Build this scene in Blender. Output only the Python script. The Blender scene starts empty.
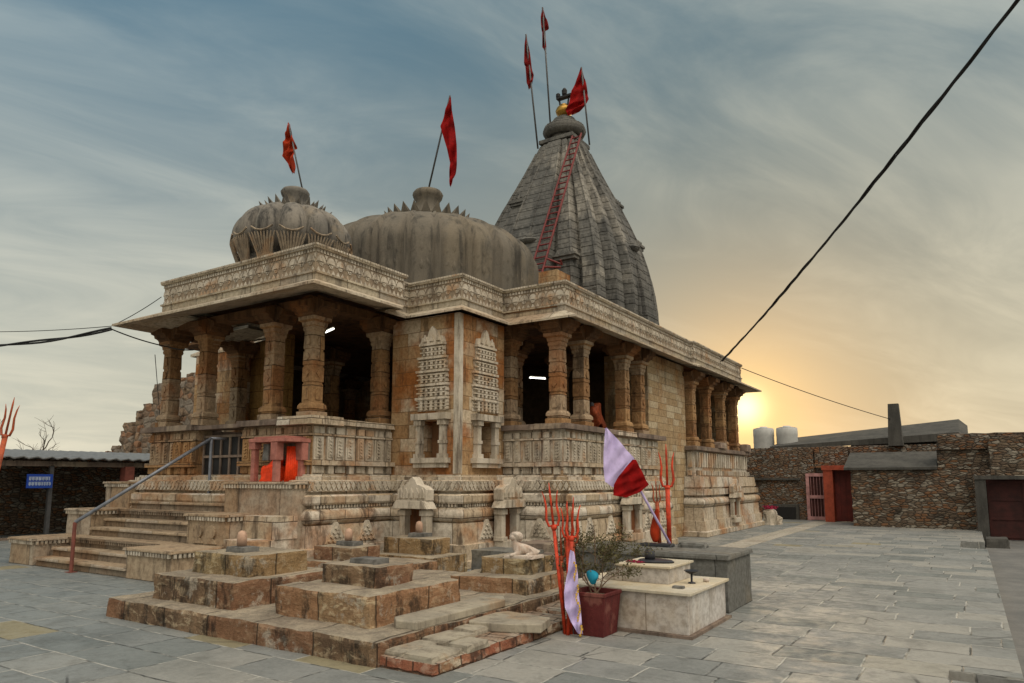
import bpy, bmesh, math, random
from mathutils import Vector, Matrix, noise
random.seed(7)
R = math.radians
sc = bpy.context.scene
col = sc.collection

# ------------------------------------------------------------------ camera
cam = bpy.data.objects.new('camera', bpy.data.cameras.new('camera'))
col.objects.link(cam)
cam.location = (0, 0, 1.6)
cam.rotation_euler = (R(90 + 7.5), 0, R(32.75))
cam.data.sensor_width = 36.0
cam.data.lens = 709.0 / 1024 * 36
cam.data.shift_y = 0.0441
cam.data.clip_start = 0.05
cam.data.clip_end = 3000
sc.camera = cam

# ------------------------------------------------------------------ sky, sun, exposure
SKY_STREAK = 62
SUN_EL, SUN_AZ = 5.5, -14.5            # azimuth from +Y towards +X
sdir = Vector((math.sin(R(SUN_AZ)) * math.cos(R(SUN_EL)), math.cos(R(SUN_AZ)) * math.cos(R(SUN_EL)), math.sin(R(SUN_EL))))
sun = bpy.data.objects.new('sun', bpy.data.lights.new('sun', 'SUN'))
col.objects.link(sun)
sun.data.energy = 0.7
sun.data.angle = R(12)
sun.data.color = (1.0, .72, .42)
sun.rotation_euler = (-sdir).to_track_quat('-Z', 'Y').to_euler()
sun.location = (0, 0, 30)

sc.view_settings.view_transform = 'Standard'
sc.view_settings.look = 'None'
sc.view_settings.exposure = 0.30
sc.view_settings.gamma = 1.0


class NT:
    """small helper to write node graphs"""
    def __init__(s, nt): s.nt = nt
    def n(s, t, **kw):
        nd = s.nt.nodes.new(t)
        for k, v in kw.items(): setattr(nd, k, v)
        return nd
    def link(s, a, b): s.nt.links.new(a, b)
    def put(s, sock, v):
        if hasattr(v, 'is_output'): s.link(v, sock)
        elif v is not None: sock.default_value = v
    def m(s, op, a, b=None, c=None, clamp=False):
        nd = s.n('ShaderNodeMath', operation=op, use_clamp=clamp)
        s.put(nd.inputs[0], a); s.put(nd.inputs[1], b); s.put(nd.inputs[2], c)
        return nd.outputs[0]
    def mix(s, f, a, b, mode='MIX'):
        nd = s.n('ShaderNodeMix', data_type='RGBA', blend_type=mode)
        s.put(nd.inputs[0], f)
        for i, v in ((6, a), (7, b)):
            if isinstance(v, tuple) and len(v) == 3: v = (*v, 1)
            s.put(nd.inputs[i], v)
        return nd.outputs[2]
    def comb(s, x, y, z=0.0):
        nd = s.n('ShaderNodeCombineXYZ')
        for i, v in enumerate((x, y, z)): s.put(nd.inputs[i], v)
        return nd.outputs[0]
    def noise(s, vec, scale, detail=4, rough=.6, dist=0.0):
        nd = s.n('ShaderNodeTexNoise')
        s.put(nd.inputs['Vector'], vec)
        nd.inputs['Scale'].default_value = scale; nd.inputs['Detail'].default_value = detail
        nd.inputs['Roughness'].default_value = rough; nd.inputs['Distortion'].default_value = dist
        return nd.outputs['Fac']
    def step(s, v, lo, hi, a=0.0, b=1.0):
        nd = s.n('ShaderNodeMapRange', interpolation_type='SMOOTHSTEP')
        s.put(nd.inputs[0], v)
        for i, x in ((1, lo), (2, hi), (3, a), (4, b)): nd.inputs[i].default_value = x
        return nd.outputs[0]
    def scale(s, vec, k):
        nd = s.n('ShaderNodeVectorMath', operation='MULTIPLY')
        s.put(nd.inputs[0], vec); nd.inputs[1].default_value = k
        return nd.outputs[0]
    def white(s, vec):
        nd = s.n('ShaderNodeTexWhiteNoise', noise_dimensions='3D')
        s.put(nd.inputs['Vector'], vec)
        return nd.outputs['Value']


def build_world():
    w = bpy.data.worlds.new('World'); sc.world = w
    w.use_nodes = True
    nt = w.node_tree; nt.nodes.clear(); g = NT(nt)
    out = g.n('ShaderNodeOutputWorld')
    sky = g.n('ShaderNodeTexSky', sky_type='NISHITA')
    sky.sun_disc = False
    sky.sun_elevation = R(SUN_EL); sky.sun_rotation = R(SUN_AZ)
    sky.altitude = 400; sky.air_density = 1.2; sky.dust_density = 3.0; sky.ozone_density = 1.5
    bg1 = g.n('ShaderNodeBackground'); g.link(sky.outputs[0], bg1.inputs[0]); bg1.inputs[1].default_value = .06
    tc = g.n('ShaderNodeTexCoord')
    sep = g.n('ShaderNodeSeparateXYZ'); g.link(tc.outputs['Generated'], sep.inputs[0])
    x, y, z = sep.outputs
    # thin cloud layer: direction projected on a flat layer high above
    zz = g.m('ADD', g.m('MAXIMUM', z, 0.0), .20)
    u = g.m('DIVIDE', x, zz); v = g.m('DIVIDE', y, zz)
    # streaks fan out from the sunset side
    ang = R(SKY_STREAK)
    a = g.m('ADD', g.m('MULTIPLY', u, math.cos(ang)), g.m('MULTIPLY', v, math.sin(ang)))
    b = g.m('SUBTRACT', g.m('MULTIPLY', v, math.cos(ang)), g.m('MULTIPLY', u, math.sin(ang)))
    n1 = g.noise(g.comb(g.m('MULTIPLY', a, .32), g.m('MULTIPLY', b, .72), 3.1), .8, 5, .47, .5)
    n2 = g.noise(g.comb(g.m('MULTIPLY', a, .55), g.m('MULTIPLY', b, 1.2), 9.7), 2.4, 6, .6, .9)
    cl = g.m('ADD', g.m('MULTIPLY', n1, .72), g.m('MULTIPLY', n2, .28))
    cl = g.step(cl, .36, .62)
    sd = g.n('ShaderNodeVectorMath', operation='DOT_PRODUCT')
    g.link(tc.outputs['Generated'], sd.inputs[0]); sd.inputs[1].default_value = sdir
    dot = g.m('MAXIMUM', sd.outputs['Value'], 0.0)
    near = g.m('POWER', dot, 5.0)
    nearer = g.m('POWER', dot, 90.0)
    glow = g.m('POWER', dot, 420.0)
    disc = g.m('POWER', dot, 4200.0)
    low = g.step(z, .02, .56, 1.0, 0.0)
    # haze colour by height, warmer towards the sun
    upper = g.mix(cl, (.085, .175, .245), (.40, .46, .455))
    lower = g.mix(g.m('MULTIPLY', cl, .8), (.47, .475, .40), (.78, .72, .56))
    c = g.mix(low, upper, lower)
    warm_hi = g.mix(cl, (.14, .18, .175), (.46, .445, .345))
    warm_lo = g.mix(g.m('MULTIPLY', cl, .8), (.38, .335, .235), (.70, .615, .43))
    warm = g.mix(low, warm_hi, warm_lo)
    c = g.mix(g.m('MULTIPLY', near, .95), c, warm)
    c = g.mix(g.m('MULTIPLY', nearer, .5), c, (.70, .45, .22))
    c = g.mix(g.m('MULTIPLY', glow, .72), c, (.86, .56, .23))
    c = g.mix(disc, c, (1.9, 1.5, .75))
    # unseen sky behind the camera: bright area added high up to light the facades
    bd = g.n('ShaderNodeVectorMath', operation='DOT_PRODUCT')
    g.link(tc.outputs['Generated'], bd.inputs[0]); bd.inputs[1].default_value = (.90, -.43, 0)
    back = g.m('MULTIPLY', g.step(bd.outputs['Value'], -.28, .55), g.step(z, .34, .88, .05, 1.0))
    c = g.mix(g.m('MULTIPLY', back, .92), c, (3.9, 3.45, 2.85))
    bg2 = g.n('ShaderNodeBackground'); g.link(c, bg2.inputs[0]); bg2.inputs[1].default_value = 1.0
    mx = g.n('ShaderNodeMixShader'); mx.inputs[0].default_value = .9
    g.link(bg1.outputs[0], mx.inputs[1]); g.link(bg2.outputs[0], mx.inputs[2])
    g.link(mx.outputs[0], out.inputs[0])


build_world()

# ------------------------------------------------------------------ materials
def base_mat(name):
    m = bpy.data.materials.new(name); m.use_nodes = True
    nt = m.node_tree; nt.nodes.clear(); g = NT(nt)
    out = g.n('ShaderNodeOutputMaterial'); p = g.n('ShaderNodeBsdfPrincipled')
    g.link(p.outputs[0], out.inputs[0])
    geo = g.n('ShaderNodeNewGeometry')
    return m, g, p, geo


def plain(name, c, rough=.6, metal=0.0, var=.25, scale=6.0, emit=None):
    m, g, p, geo = base_mat(name)
    n = g.noise(geo.outputs['Position'], scale, 5, .65)
    k = g.step(n, .3, .7)
    g.link(g.mix(k, tuple(x * (1 - var) for x in c), tuple(min(1, x * (1 + var)) for x in c)), p.inputs['Base Color'])
    g.put(p.inputs['Roughness'], rough); p.inputs['Metallic'].default_value = metal
    if metal == 0: p.inputs['Specular IOR Level'].default_value = .12 if rough > .7 else .35
    if emit:
        p.inputs['Emission Color'].default_value = (*c, 1); p.inputs['Emission Strength'].default_value = emit
    b = g.n('ShaderNodeBump'); b.inputs['Strength'].default_value = .25; b.inputs['Distance'].default_value = .01
    g.link(n, b.inputs['Height']); g.link(b.outputs[0], p.inputs['Normal'])
    return m


def coords(g, geo, wob=.012, wscale=3.0, rot=0.0):
    """u,v in metres on any axis aligned surface"""
    sp = g.n('ShaderNodeSeparateXYZ'); g.link(geo.outputs['Position'], sp.inputs[0])
    sn = g.n('ShaderNodeSeparateXYZ'); g.link(geo.outputs['True Normal'], sn.inputs[0])
    X, Y, Z = sp.outputs
    top = g.m('GREATER_THAN', g.m('ABSOLUTE', sn.outputs[2]), .75)
    side = g.m('ADD', X, Y)
    u = g.m('ADD', g.m('MULTIPLY', side, g.m('SUBTRACT', 1.0, top)), g.m('MULTIPLY', X, top))
    v = g.m('ADD', g.m('MULTIPLY', Z, g.m('SUBTRACT', 1.0, top)), g.m('MULTIPLY', Y, top))
    if wob:
        a = g.noise(geo.outputs['Position'], wscale, 3)
        b = g.noise(g.scale(geo.outputs['Position'], (1.1, .93, 1.07)), wscale * 1.3, 3)
        u = g.m('ADD', u, g.m('MULTIPLY', g.m('SUBTRACT', a, .5), wob * 2))
        v = g.m('ADD', v, g.m('MULTIPLY', g.m('SUBTRACT', b, .5), wob * 2))
    return u, v, X, Y, Z, top


def slabs(g, u, v, w, h, joint):
    """random-length courses: returns block id (0..1), second id, joint mask"""
    vr = g.m('DIVIDE', v, h)
    row = g.m('FLOOR', vr)
    r = g.white(g.comb(row, 3.3, 1.7)); r2 = g.white(g.comb(row, 8.1, 5.5))
    wr = g.m('MULTIPLY', g.m('ADD', g.m('MULTIPLY', r2, .7), .65), w)
    uu = g.m('ADD', g.m('DIVIDE', u, wr), g.m('MULTIPLY', r, 17.0))
    cl = g.m('FLOOR', uu)
    fu = g.m('SUBTRACT', uu, cl); fv = g.m('SUBTRACT', vr, row)
    # shift each vertical joint a little, so lengths vary inside a course
    idv = g.white(g.comb(row, cl, .5)); id2 = g.white(g.comb(cl, row, 7.5))
    eu = g.m('MULTIPLY', g.m('MINIMUM', fu, g.m('SUBTRACT', 1.0, fu)), wr)
    ev = g.m('MULTIPLY', g.m('MINIMUM', fv, g.m('SUBTRACT', 1.0, fv)), h)
    e = g.m('MINIMUM', eu, ev)
    jm = g.step(e, joint * .35, joint, 1.0, 0.0)
    return idv, id2, jm


def masonry(name, cols, w=.55, h=.26, joint=.012, jcol=(.05, .035, .02), rust=(.26, .105, .03), rust_amt=.5,
            soot=.35, sootc=(.03, .025, .02), bump=.5, lo=.36, vstreak=True, rough=.85, pits=.4, rt=.47):
    m, g, p, geo = base_mat(name)
    u, v, X, Y, Z, top = coords(g, geo)
    i1, i2, jm = slabs(g, u, v, w, h, joint)
    P = geo.outputs['Position']
    c = g.mix(i1, cols[0], cols[1])
    c = g.mix(g.m('MULTIPLY', g.step(i2, .55, .75), .8), c, cols[2])
    big = g.noise(P, .9, 4, .6)
    c = g.mix(g.m('MULTIPLY', g.step(big, rt, rt + .19), rust_amt), c, rust)
    fine = g.noise(P, 14, 6, .7)
    c = g.mix(g.m('MULTIPLY', g.step(fine, .35, .68), .65), c, g.mix(1.0, c, (.42, .38, .35), 'MULTIPLY'))
    st = g.noise(g.scale(P, (2.6, 2.6, .55)), 1.5, 6, .7) if vstreak else g.noise(P, 1.7, 6, .7)
    c = g.mix(g.m('MULTIPLY', g.step(st, .52, .66), soot), c, sootc)
    c = g.mix(g.m('MULTIPLY', jm, .8), c, jcol)
    g.link(c, p.inputs['Base Color']); p.inputs['Roughness'].default_value = rough
    p.inputs['Specular IOR Level'].default_value = .25
    hh = g.m('SUBTRACT', g.m('ADD', g.m('MULTIPLY', fine, pits), g.m('MULTIPLY', i1, .3)), g.m('MULTIPLY', jm, .9))
    b = g.n('ShaderNodeBump'); b.inputs['Strength'].default_value = bump; b.inputs['Distance'].default_value = .03
    g.link(hh, b.inputs['Height']); g.link(b.outputs[0], p.inputs['Normal'])
    return m


def rubble(name, cells, mortar, sx=3.0, sz=6.5, thr=.06, bump=.8, soot=.4, sootc=(.03, .025, .02)):
    m, g, p, geo = base_mat(name)
    u, v, X, Y, Z, top = coords(g, geo, .05, 2.0)
    vec = g.comb(g.m('MULTIPLY', u, sx), g.m('MULTIPLY', v, sz), 0.0)
    vo = g.n('ShaderNodeTexVoronoi', voronoi_dimensions='2D', feature='F1'); g.link(vec, vo.inputs['Vector']); vo.inputs['Scale'].default_value = 1
    ve = g.n('ShaderNodeTexVoronoi', voronoi_dimensions='2D', feature='DISTANCE_TO_EDGE'); g.link(vec, ve.inputs['Vector']); ve.inputs['Scale'].default_value = 1
    sc_ = g.n('ShaderNodeSeparateColor'); g.link(vo.outputs['Color'], sc_.inputs[0])
    i1, i2, i3 = sc_.outputs
    c = g.mix(i1, cells[0], cells[1])
    c = g.mix(g.step(i2, .55, .7), c, cells[2])
    c = g.mix(g.step(i3, .72, .85), c, cells[3])
    P = geo.outputs['Position']
    fine = g.noise(P, 12, 6, .7)
    c = g.mix(g.m('MULTIPLY', g.step(fine, .35, .7), .5), c, g.mix(1.0, c, (.45, .43, .42), 'MULTIPLY'))
    jm = g.step(ve.outputs[0], thr * .3, thr, 1.0, 0.0)
    c = g.mix(g.m('MULTIPLY', jm, .85), c, mortar)
    st = g.noise(P, .8, 6, .65)
    c = g.mix(g.m('MULTIPLY', g.step(st, .5, .66), soot), c, sootc)
    g.link(c, p.inputs['Base Color']); p.inputs['Roughness'].default_value = .9
    p.inputs['Specular IOR Level'].default_value = .2
    hh = g.m('ADD', g.m('MULTIPLY', fine, .35), g.m('ADD', g.m('MULTIPLY', i2, .35), g.step(ve.outputs[0], 0, .25, 0.0, .8)))
    b = g.n('ShaderNodeBump'); b.inputs['Strength'].default_value = bump; b.inputs['Distance'].default_value = .06
    g.link(hh, b.inputs['Height']); g.link(b.outputs[0], p.inputs['Normal'])
    return m


def weathered(name, c1, c2, dark, streak=.7, patch=None, scale=1.4, bump=.4, patch_amt=.6, pt=.54, carve=0.0):
    """lime plaster / carved stone without joints, with dark run-off streaks"""
    m, g, p, geo = base_mat(name)
    P = geo.outputs['Position']
    a = g.noise(P, scale, 6, .65)
    c = g.mix(g.step(a, .32, .68), c1, c2)
    if patch:
        b_ = g.noise(g.scale(P, (1, 1, .8)), scale * .55, 5, .6)
        c = g.mix(g.m('MULTIPLY', g.step(b_, pt, pt + .08), patch_amt), c, patch)
    st = g.noise(g.scale(P, (3.4, 3.4, .5)), scale, 6, .72)
    c = g.mix(g.m('MULTIPLY', g.step(st, .46, .68), streak), c, dark)
    f = g.noise(P, 22, 6, .75)
    c = g.mix(g.m('MULTIPLY', g.step(f, .4, .7), .35), c, g.mix(1.0, c, (.5, .5, .5), 'MULTIPLY'))
    g.link(c, p.inputs['Base Color']); p.inputs['Roughness'].default_value = .88
    p.inputs['Specular IOR Level'].default_value = .2
    b = g.n('ShaderNodeBump'); b.inputs['Strength'].default_value = bump; b.inputs['Distance'].default_value = .03
    hh = g.m('ADD', g.m('MULTIPLY', f, .5), a)
    if carve:                                   # bands of small carved motifs
        u, v, X, Y, Z, top = coords(g, geo, .02, 2.0)
        zb = g.m('MULTIPLY', Z, 2 * math.pi / .36)
        rowb = g.m('SINE', zb)
        mot = g.m('ABSOLUTE', g.m('SINE', g.m('ADD', g.m('MULTIPLY', u, math.pi / .24), g.m('MULTIPLY', g.m('FLOOR', g.m('DIVIDE', Z, .36)), 1.57))))
        hh = g.m('ADD', hh, g.m('MULTIPLY', g.m('ADD', g.step(rowb, -.2, .3), g.m('MULTIPLY', mot, g.step(rowb, .0, .5))), carve))
    g.link(hh, b.inputs['Height']); g.link(b.outputs[0], p.inputs['Normal'])
    return m


def paving(name):
    m, g, p, geo = base_mat(name)
    u, v, X, Y, Z, top = coords(g, geo, .03, 1.6)
    i1, i2, jm = slabs(g, u, v, .84, .50, .014)
    P = geo.outputs['Position']
    c = g.mix(i1, (.21, .215, .205), (.26, .26, .245))
    c = g.mix(g.step(i2, .62, .7), c, (.305, .295, .265))
    c = g.mix(g.step(i2, .22, .14), c, (.185, .195, .185))
    side = g.step(X, -9.0, -3.5)                     # bluer slate towards the stairs, buff slabs on the right
    c = g.mix(g.m('MULTIPLY', g.m('SUBTRACT', 1.0, side), .75), c, g.mix(i1, (.165, .188, .192), (.20, .218, .215)))
    c = g.mix(g.m('MULTIPLY', g.step(i2, .965, .97), .8), c, (.26, .22, .12))
    d = g.noise(P, 1.1, 6, .7)
    d2 = g.noise(P, 4.5, 6, .72, .4)
    c = g.mix(g.m('MULTIPLY', g.step(d2, .45, .68), .5), c, g.mix(1.0, c, (.55, .54, .52), 'MULTIPLY'))
    c = g.mix(g.m('MULTIPLY', g.step(d, .42, .7), .6), c, g.mix(1.0, c, (.5, .52, .52), 'MULTIPLY'))
    f = g.noise(P, 26, 5, .7)
    c = g.mix(g.m('MULTIPLY', g.step(f, .42, .72), .35), c, g.mix(1.0, c, (.55, .55, .55), 'MULTIPLY'))
    jn = g.noise(P, 2.2, 4, .6)
    jc = g.mix(g.step(jn, .43, .55), (.035, .037, .035), (.40, .39, .35))
    c = g.mix(g.m('MULTIPLY', jm, g.step(g.noise(P, 5, 3), .3, .55, .45, .95)), c, jc)
    # cracks
    vo = g.n('ShaderNodeTexVoronoi', feature='DISTANCE_TO_EDGE'); g.link(P, vo.inputs['Vector']); vo.inputs['Scale'].default_value = .55
    cr = g.m('MULTIPLY', g.step(vo.outputs[0], .002, .008, 1.0, 0.0), g.step(g.noise(P, .7, 2), .5, .6))
    c = g.mix(g.m('MULTIPLY', cr, .7), c, (.03, .03, .03))
    g.link(c, p.inputs['Base Color'])
    g.link(g.step(d2, .35, .65, .42, .75), p.inputs['Roughness'])
    p.inputs['Specular IOR Level'].default_value = .4
    hh = g.m('SUBTRACT', g.m('ADD', g.m('MULTIPLY', f, .25), g.m('ADD', g.m('MULTIPLY', d, .6), g.m('MULTIPLY', i1, .4))), g.m('MULTIPLY', jm, .6))
    b = g.n('ShaderNodeBump'); b.inputs['Strength'].default_value = .6; b.inputs['Distance'].default_value = .022
    g.link(hh, b.inputs['Height']); g.link(b.outputs[0], p.inputs['Normal'])
    return m


M = {}
M['paving'] = paving('slate_paving')
M['lane'] = weathered('lane_concrete', (.135, .135, .13), (.195, .19, .178), (.15, .14, .13), .5)
M['earth'] = weathered('dry_earth', (.16, .13, .09), (.24, .2, .14), (.1, .08, .05), .4)
M['strip'] = masonry('pale_strip_stone', ((.38, .36, .30), (.44, .41, .35), (.34, .32, .27)), .9, .62, .014, (.2, .18, .15), rust_amt=.1, soot=.15, vstreak=False)
SB = (.085, .055, .035)
M['wall'] = masonry('temple_ashlar', ((.38, .23, .11), (.50, .355, .20), (.63, .535, .40)), .85, .27, .009, (.15, .08, .035), (.33, .115, .026), .92, .65, (.055, .033, .02), rt=.41)
M['plinth'] = masonry('temple_plinth_stone', ((.43, .335, .225), (.55, .465, .35), (.62, .57, .485)), .78, .9, .011, (.04, .024, .014), (.36, .145, .04), .65, .75, (.06, .04, .027))
M['ashlar'] = masonry('plain_yellow_ashlar', ((.38, .265, .145), (.46, .34, .195), (.54, .45, .31)), .50, .185, .010, (.18, .12, .065), (.35, .16, .05), .7, .65, (.06, .04, .025), pits=1.0)
M['column'] = masonry('column_stone', ((.28, .15, .068), (.42, .255, .12), (.43, .33, .225)), 3.0, .48, .012, (.04, .022, .012), (.30, .12, .042), .7, .7, (.04, .025, .016))
M['dark_stone'] = weathered('dark_ledge_stone', (.14, .105, .085), (.24, .18, .14), (.04, .032, .028), .65, (.36, .29, .21))
M['under'] = weathered('shade_darkened_stone', (.12, .064, .032), (.19, .10, .047), (.02, .014, .01), .7, (.27, .105, .032))  # under-eave and ceiling shade darkened into the stone colour
M['redrecess'] = weathered('red_shaded_recess', (.13, .045, .018), (.19, .075, .03), (.03, .018, .012), .6)  # red paint, darkened further in place of shade in the shallow recess
M['eave'] = masonry('eave_stone', ((.50, .43, .32), (.58, .51, .40), (.42, .35, .27)), 1.15, 4.0, .012, (.06, .045, .03), (.34, .19, .08), .4, .6, (.07, .05, .035))
M['parapet'] = masonry('parapet_stone', ((.42, .36, .26), (.50, .44, .335), (.38, .34, .285)), 1.1, 5.0, .012, (.05, .035, .025), (.33, .19, .085), .3, .6, (.06, .045, .035))
M['carved'] = weathered('carved_pale_stone', (.43, .37, .285), (.59, .53, .44), (.085, .06, .042), .75, (.40, .20, .075), 1.6)
M['recess'] = weathered('niche_shade_stone', (.16, .075, .035), (.22, .115, .055), (.05, .03, .02), .5)  # dark tone stands in for the shade inside the niches
M['leafst'] = weathered('leaf_carving_stone', (.24, .19, .14), (.34, .275, .20), (.05, .045, .04), .7, (.36, .22, .12), 3.0)
M['relief'] = weathered('pale_relief_stone', (.52, .44, .33), (.66, .59, .49), (.12, .08, .05), .55, (.46, .24, .09), 2.2)
M['frieze'] = weathered('frieze_recess_shade', (.24, .185, .125), (.32, .25, .18), (.07, .05, .04), .5)  # recess shade between the raised motifs, put into the colour
M['dome'] = weathered('dome_plaster', (.135, .12, .097), (.175, .152, .12), (.026, .026, .025), .7, (.215, .175, .12), .8, patch_amt=.4)
M['chhatri'] = weathered('ribbed_dome_stone', (.15, .14, .125), (.235, .212, .18), (.024, .025, .026), .9, (.33, .25, .15), 1.3, patch_amt=.4)
M['spire'] = weathered('spire_stone', (.105, .103, .096), (.165, .158, .142), (.045, .045, .044), .7, (.33, .305, .26), .75, bump=1.0, patch_amt=.65, pt=.53, carve=.8)
M['gold'] = plain('tarnished_brass', (.42, .24, .05), .35, .8)
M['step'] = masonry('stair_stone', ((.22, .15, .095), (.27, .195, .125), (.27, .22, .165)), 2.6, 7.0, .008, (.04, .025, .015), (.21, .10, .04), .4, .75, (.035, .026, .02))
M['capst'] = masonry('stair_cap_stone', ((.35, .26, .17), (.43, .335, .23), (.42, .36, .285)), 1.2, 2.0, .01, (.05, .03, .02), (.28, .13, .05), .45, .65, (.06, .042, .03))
def old_stone(name, cols, topc, w=.85, h=30.0, soot=.72):
    """eroded memorial blocks: few wandering joints, strata, black run-off stains, separate grey-tan colour on upward faces"""
    m, g, p, geo = base_mat(name)
    P = geo.outputs['Position']
    u, v, X, Y, Z, top = coords(g, geo, .05, 2.2)
    i1, i2, jm = slabs(g, u, g.m('ADD', v, .37 if h > 1 else 0.0), w, h, .012)
    sn = g.n('ShaderNodeSeparateXYZ'); g.link(geo.outputs['Normal'], sn.inputs[0])
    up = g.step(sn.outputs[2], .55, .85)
    big = g.noise(P, 2.6, 6, .68); mid = g.noise(g.scale(P, (1, 1, 2.2)), 5.5, 6, .7, .6)
    c = g.mix(g.step(big, .36, .62), cols[0], cols[1])
    c = g.mix(g.step(mid, .5, .62), c, cols[2])
    c = g.mix(g.m('MULTIPLY', g.step(i2, .4, .8), .55), c, cols[3])
    ln = g.noise(P, 3.7, 5, .7)
    c = g.mix(g.m('MULTIPLY', g.step(ln, .56, .64), .6), c, (.44, .40, .33))
    fine = g.noise(P, 30, 6, .75)
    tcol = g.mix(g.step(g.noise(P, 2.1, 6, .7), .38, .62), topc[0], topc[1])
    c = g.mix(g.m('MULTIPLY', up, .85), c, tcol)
    c = g.mix(g.m('MULTIPLY', g.step(fine, .42, .7), .55), c, g.mix(1.0, c, (.38, .36, .34), 'MULTIPLY'))
    st = g.noise(g.scale(P, (1.9, 1.9, .6)), 1.5, 6, .72)
    c = g.mix(g.m('MULTIPLY', g.m('MULTIPLY', g.m('MULTIPLY', g.step(st, .50, .58), g.m('SUBTRACT', 1.0, g.m('MULTIPLY', up, .85))), g.step(g.noise(P, 9, 5, .7), .3, .55)), soot), c, (.016, .015, .014))
    c = g.mix(g.m('MULTIPLY', jm, .75), c, (.035, .027, .02))
    g.link(c, p.inputs['Base Color']); p.inputs['Roughness'].default_value = .92
    p.inputs['Specular IOR Level'].default_value = .15
    hh = g.m('SUBTRACT', g.m('ADD', g.m('MULTIPLY', fine, .45), g.m('ADD', g.m('MULTIPLY', mid, .9), big)), g.m('MULTIPLY', jm, .7))
    b = g.n('ShaderNodeBump'); b.inputs['Strength'].default_value = .85; b.inputs['Distance'].default_value = .035
    g.link(hh, b.inputs['Height']); g.link(b.outputs[0], p.inputs['Normal'])
    return m
TOPC = ((.24, .21, .165), (.40, .345, .26))
M['pl_a'] = old_stone('memorial_stone_brown', ((.13, .085, .055), (.25, .165, .10), (.40, .31, .205), (.22, .10, .055)), TOPC)
M['pl_b'] = old_stone('memorial_stone_red', ((.23, .145, .082), (.36, .24, .135), (.50, .39, .25), (.29, .14, .075)), TOPC)
M['pl_c'] = old_stone('memorial_stone_ochre', ((.24, .17, .092), (.36, .27, .145), (.47, .39, .255), (.27, .16, .075)), TOPC)
M['rub_edge'] = old_stone('memorial_rubble', ((.17, .085, .05), (.30, .18, .105), (.46, .38, .28), (.29, .085, .05)), ((.28, .20, .14), (.42, .38, .31)), .32, .13)
M['pl_top'] = weathered('memorial_slab_top', (.27, .24, .19), (.39, .345, .265), (.10, .08, .06), .55, (.32, .21, .12), 1.8)
M['rub_red'] = rubble('rubble_red', ((.27, .12, .075), (.36, .2, .12), (.40, .35, .28), (.34, .09, .06)), (.16, .13, .1), 3.0, 4.6, .08)
M['rub_far'] = rubble('rubble_far', ((.11, .08, .058), (.19, .14, .095), (.28, .245, .195), (.20, .105, .055)), (.06, .05, .04), 5.0, 12.5, .13, soot=.75)
M['rub_dark'] = rubble('rubble_dark', ((.14, .095, .065), (.22, .16, .11), (.26, .23, .19), (.22, .11, .055)), (.05, .042, .036), 5.6, 14, .13, soot=.6)
M['ruin'] = rubble('ruin_rubble', ((.19, .13, .09), (.25, .18, .12), (.24, .20, .16), (.26, .145, .085)), (.17, .13, .1), 1.6, 2.6, .08, soot=.3)
M['concrete'] = weathered('grey_concrete', (.062, .06, .054), (.095, .09, .08), (.03, .028, .026), .6)
M['marble'] = masonry('white_marble', ((.56, .53, .50), (.62, .60, .56), (.50, .46, .42)), .62, 3.0, .007, (.16, .12, .08), (.42, .30, .17), .45, .4, (.2, .16, .1), .15, rough=.45, pits=.1)
M['marble_top'] = weathered('marble_top', (.46, .41, .31), (.56, .51, .42), (.34, .24, .12), .4, (.6, .5, .34), bump=.1)
M['greyst'] = masonry('grey_slab_stone', ((.15, .15, .14), (.195, .19, .17), (.13, .13, .12)), 1.5, 3, .01, (.05, .05, .045), (.24, .19, .12), .35, .5)
M['lingam'] = plain('pink_sandstone', (.42, .27, .19), .6)
M['white_st'] = weathered('limewashed_stone', (.52, .43, .36), (.60, .53, .45), (.34, .24, .18), .5, (.48, .33, .25), 7.0)
M['black_st'] = plain('black_stone', (.03, .03, .035), .4)
M['grey_st'] = plain('grey_yoni_stone', (.14, .135, .125), .8, var=.45)
M['orange'] = plain('orange_paint', (.50, .046, .014), .6, var=.4, scale=14)
M['orange_dk'] = plain('old_orange_paint', (.30, .06, .02), .65, var=.45, scale=12)
M['saffron'] = plain('saffron_red_cloth', (.29, .028, .008), .85, var=.35, scale=5)
M['red'] = plain('red_cloth', (.22, .004, .004), .85, var=.35, scale=5)
M['darkred'] = plain('dark_red_cloth', (.16, .009, .008), .85, var=.35, scale=5)
M['lilac'] = plain('lilac_cloth', (.55, .46, .74), .8, var=.12, scale=9)
M['gold_trim'] = plain('gold_trim', (.62, .38, .06), .5, var=.5, scale=60)
M['pole'] = plain('steel_pole', (.07, .07, .072), .55, .2)
M['rail'] = plain('grey_painted_pipe', (.20, .215, .25), .4, .3)
M['railred'] = plain('rusty_post', (.17, .055, .04), .6)
M['ladder'] = plain('red_ladder_paint', (.15, .022, .020), .6)
M['idol'] = plain('vermilion_idol', (.80, .055, .008), .5)
M['pinkfr'] = plain('pink_painted_stone', (.36, .145, .115), .75)
M['cable'] = plain('black_cable', (.012, .012, .013), .6)
M['tub'] = weathered('maroon_tub', (.10, .018, .018), (.135, .030, .027), (.07, .02, .018), .6, (.30, .13, .10), 5.0, patch_amt=.45)
M['leaf'] = plain('dusty_leaf', (.085, .075, .028), .7, var=.5, scale=30)
M['leaf_green'] = plain('green_leaf', (.05, .13, .02), .6, var=.3)
M['twig'] = plain('twig_bark', (.16, .11, .075), .85)
M['bark'] = plain('bare_bark', (.10, .08, .065), .9)
M['blue'] = plain('blue_cloth', (.02, .24, .36), .8)
M['maroon_flower'] = plain('flower_petals', (.26, .01, .045), .7)
M['door_red'] = plain('red_door_paint', (.13, .018, .012), .6, var=.35, scale=3)
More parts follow.
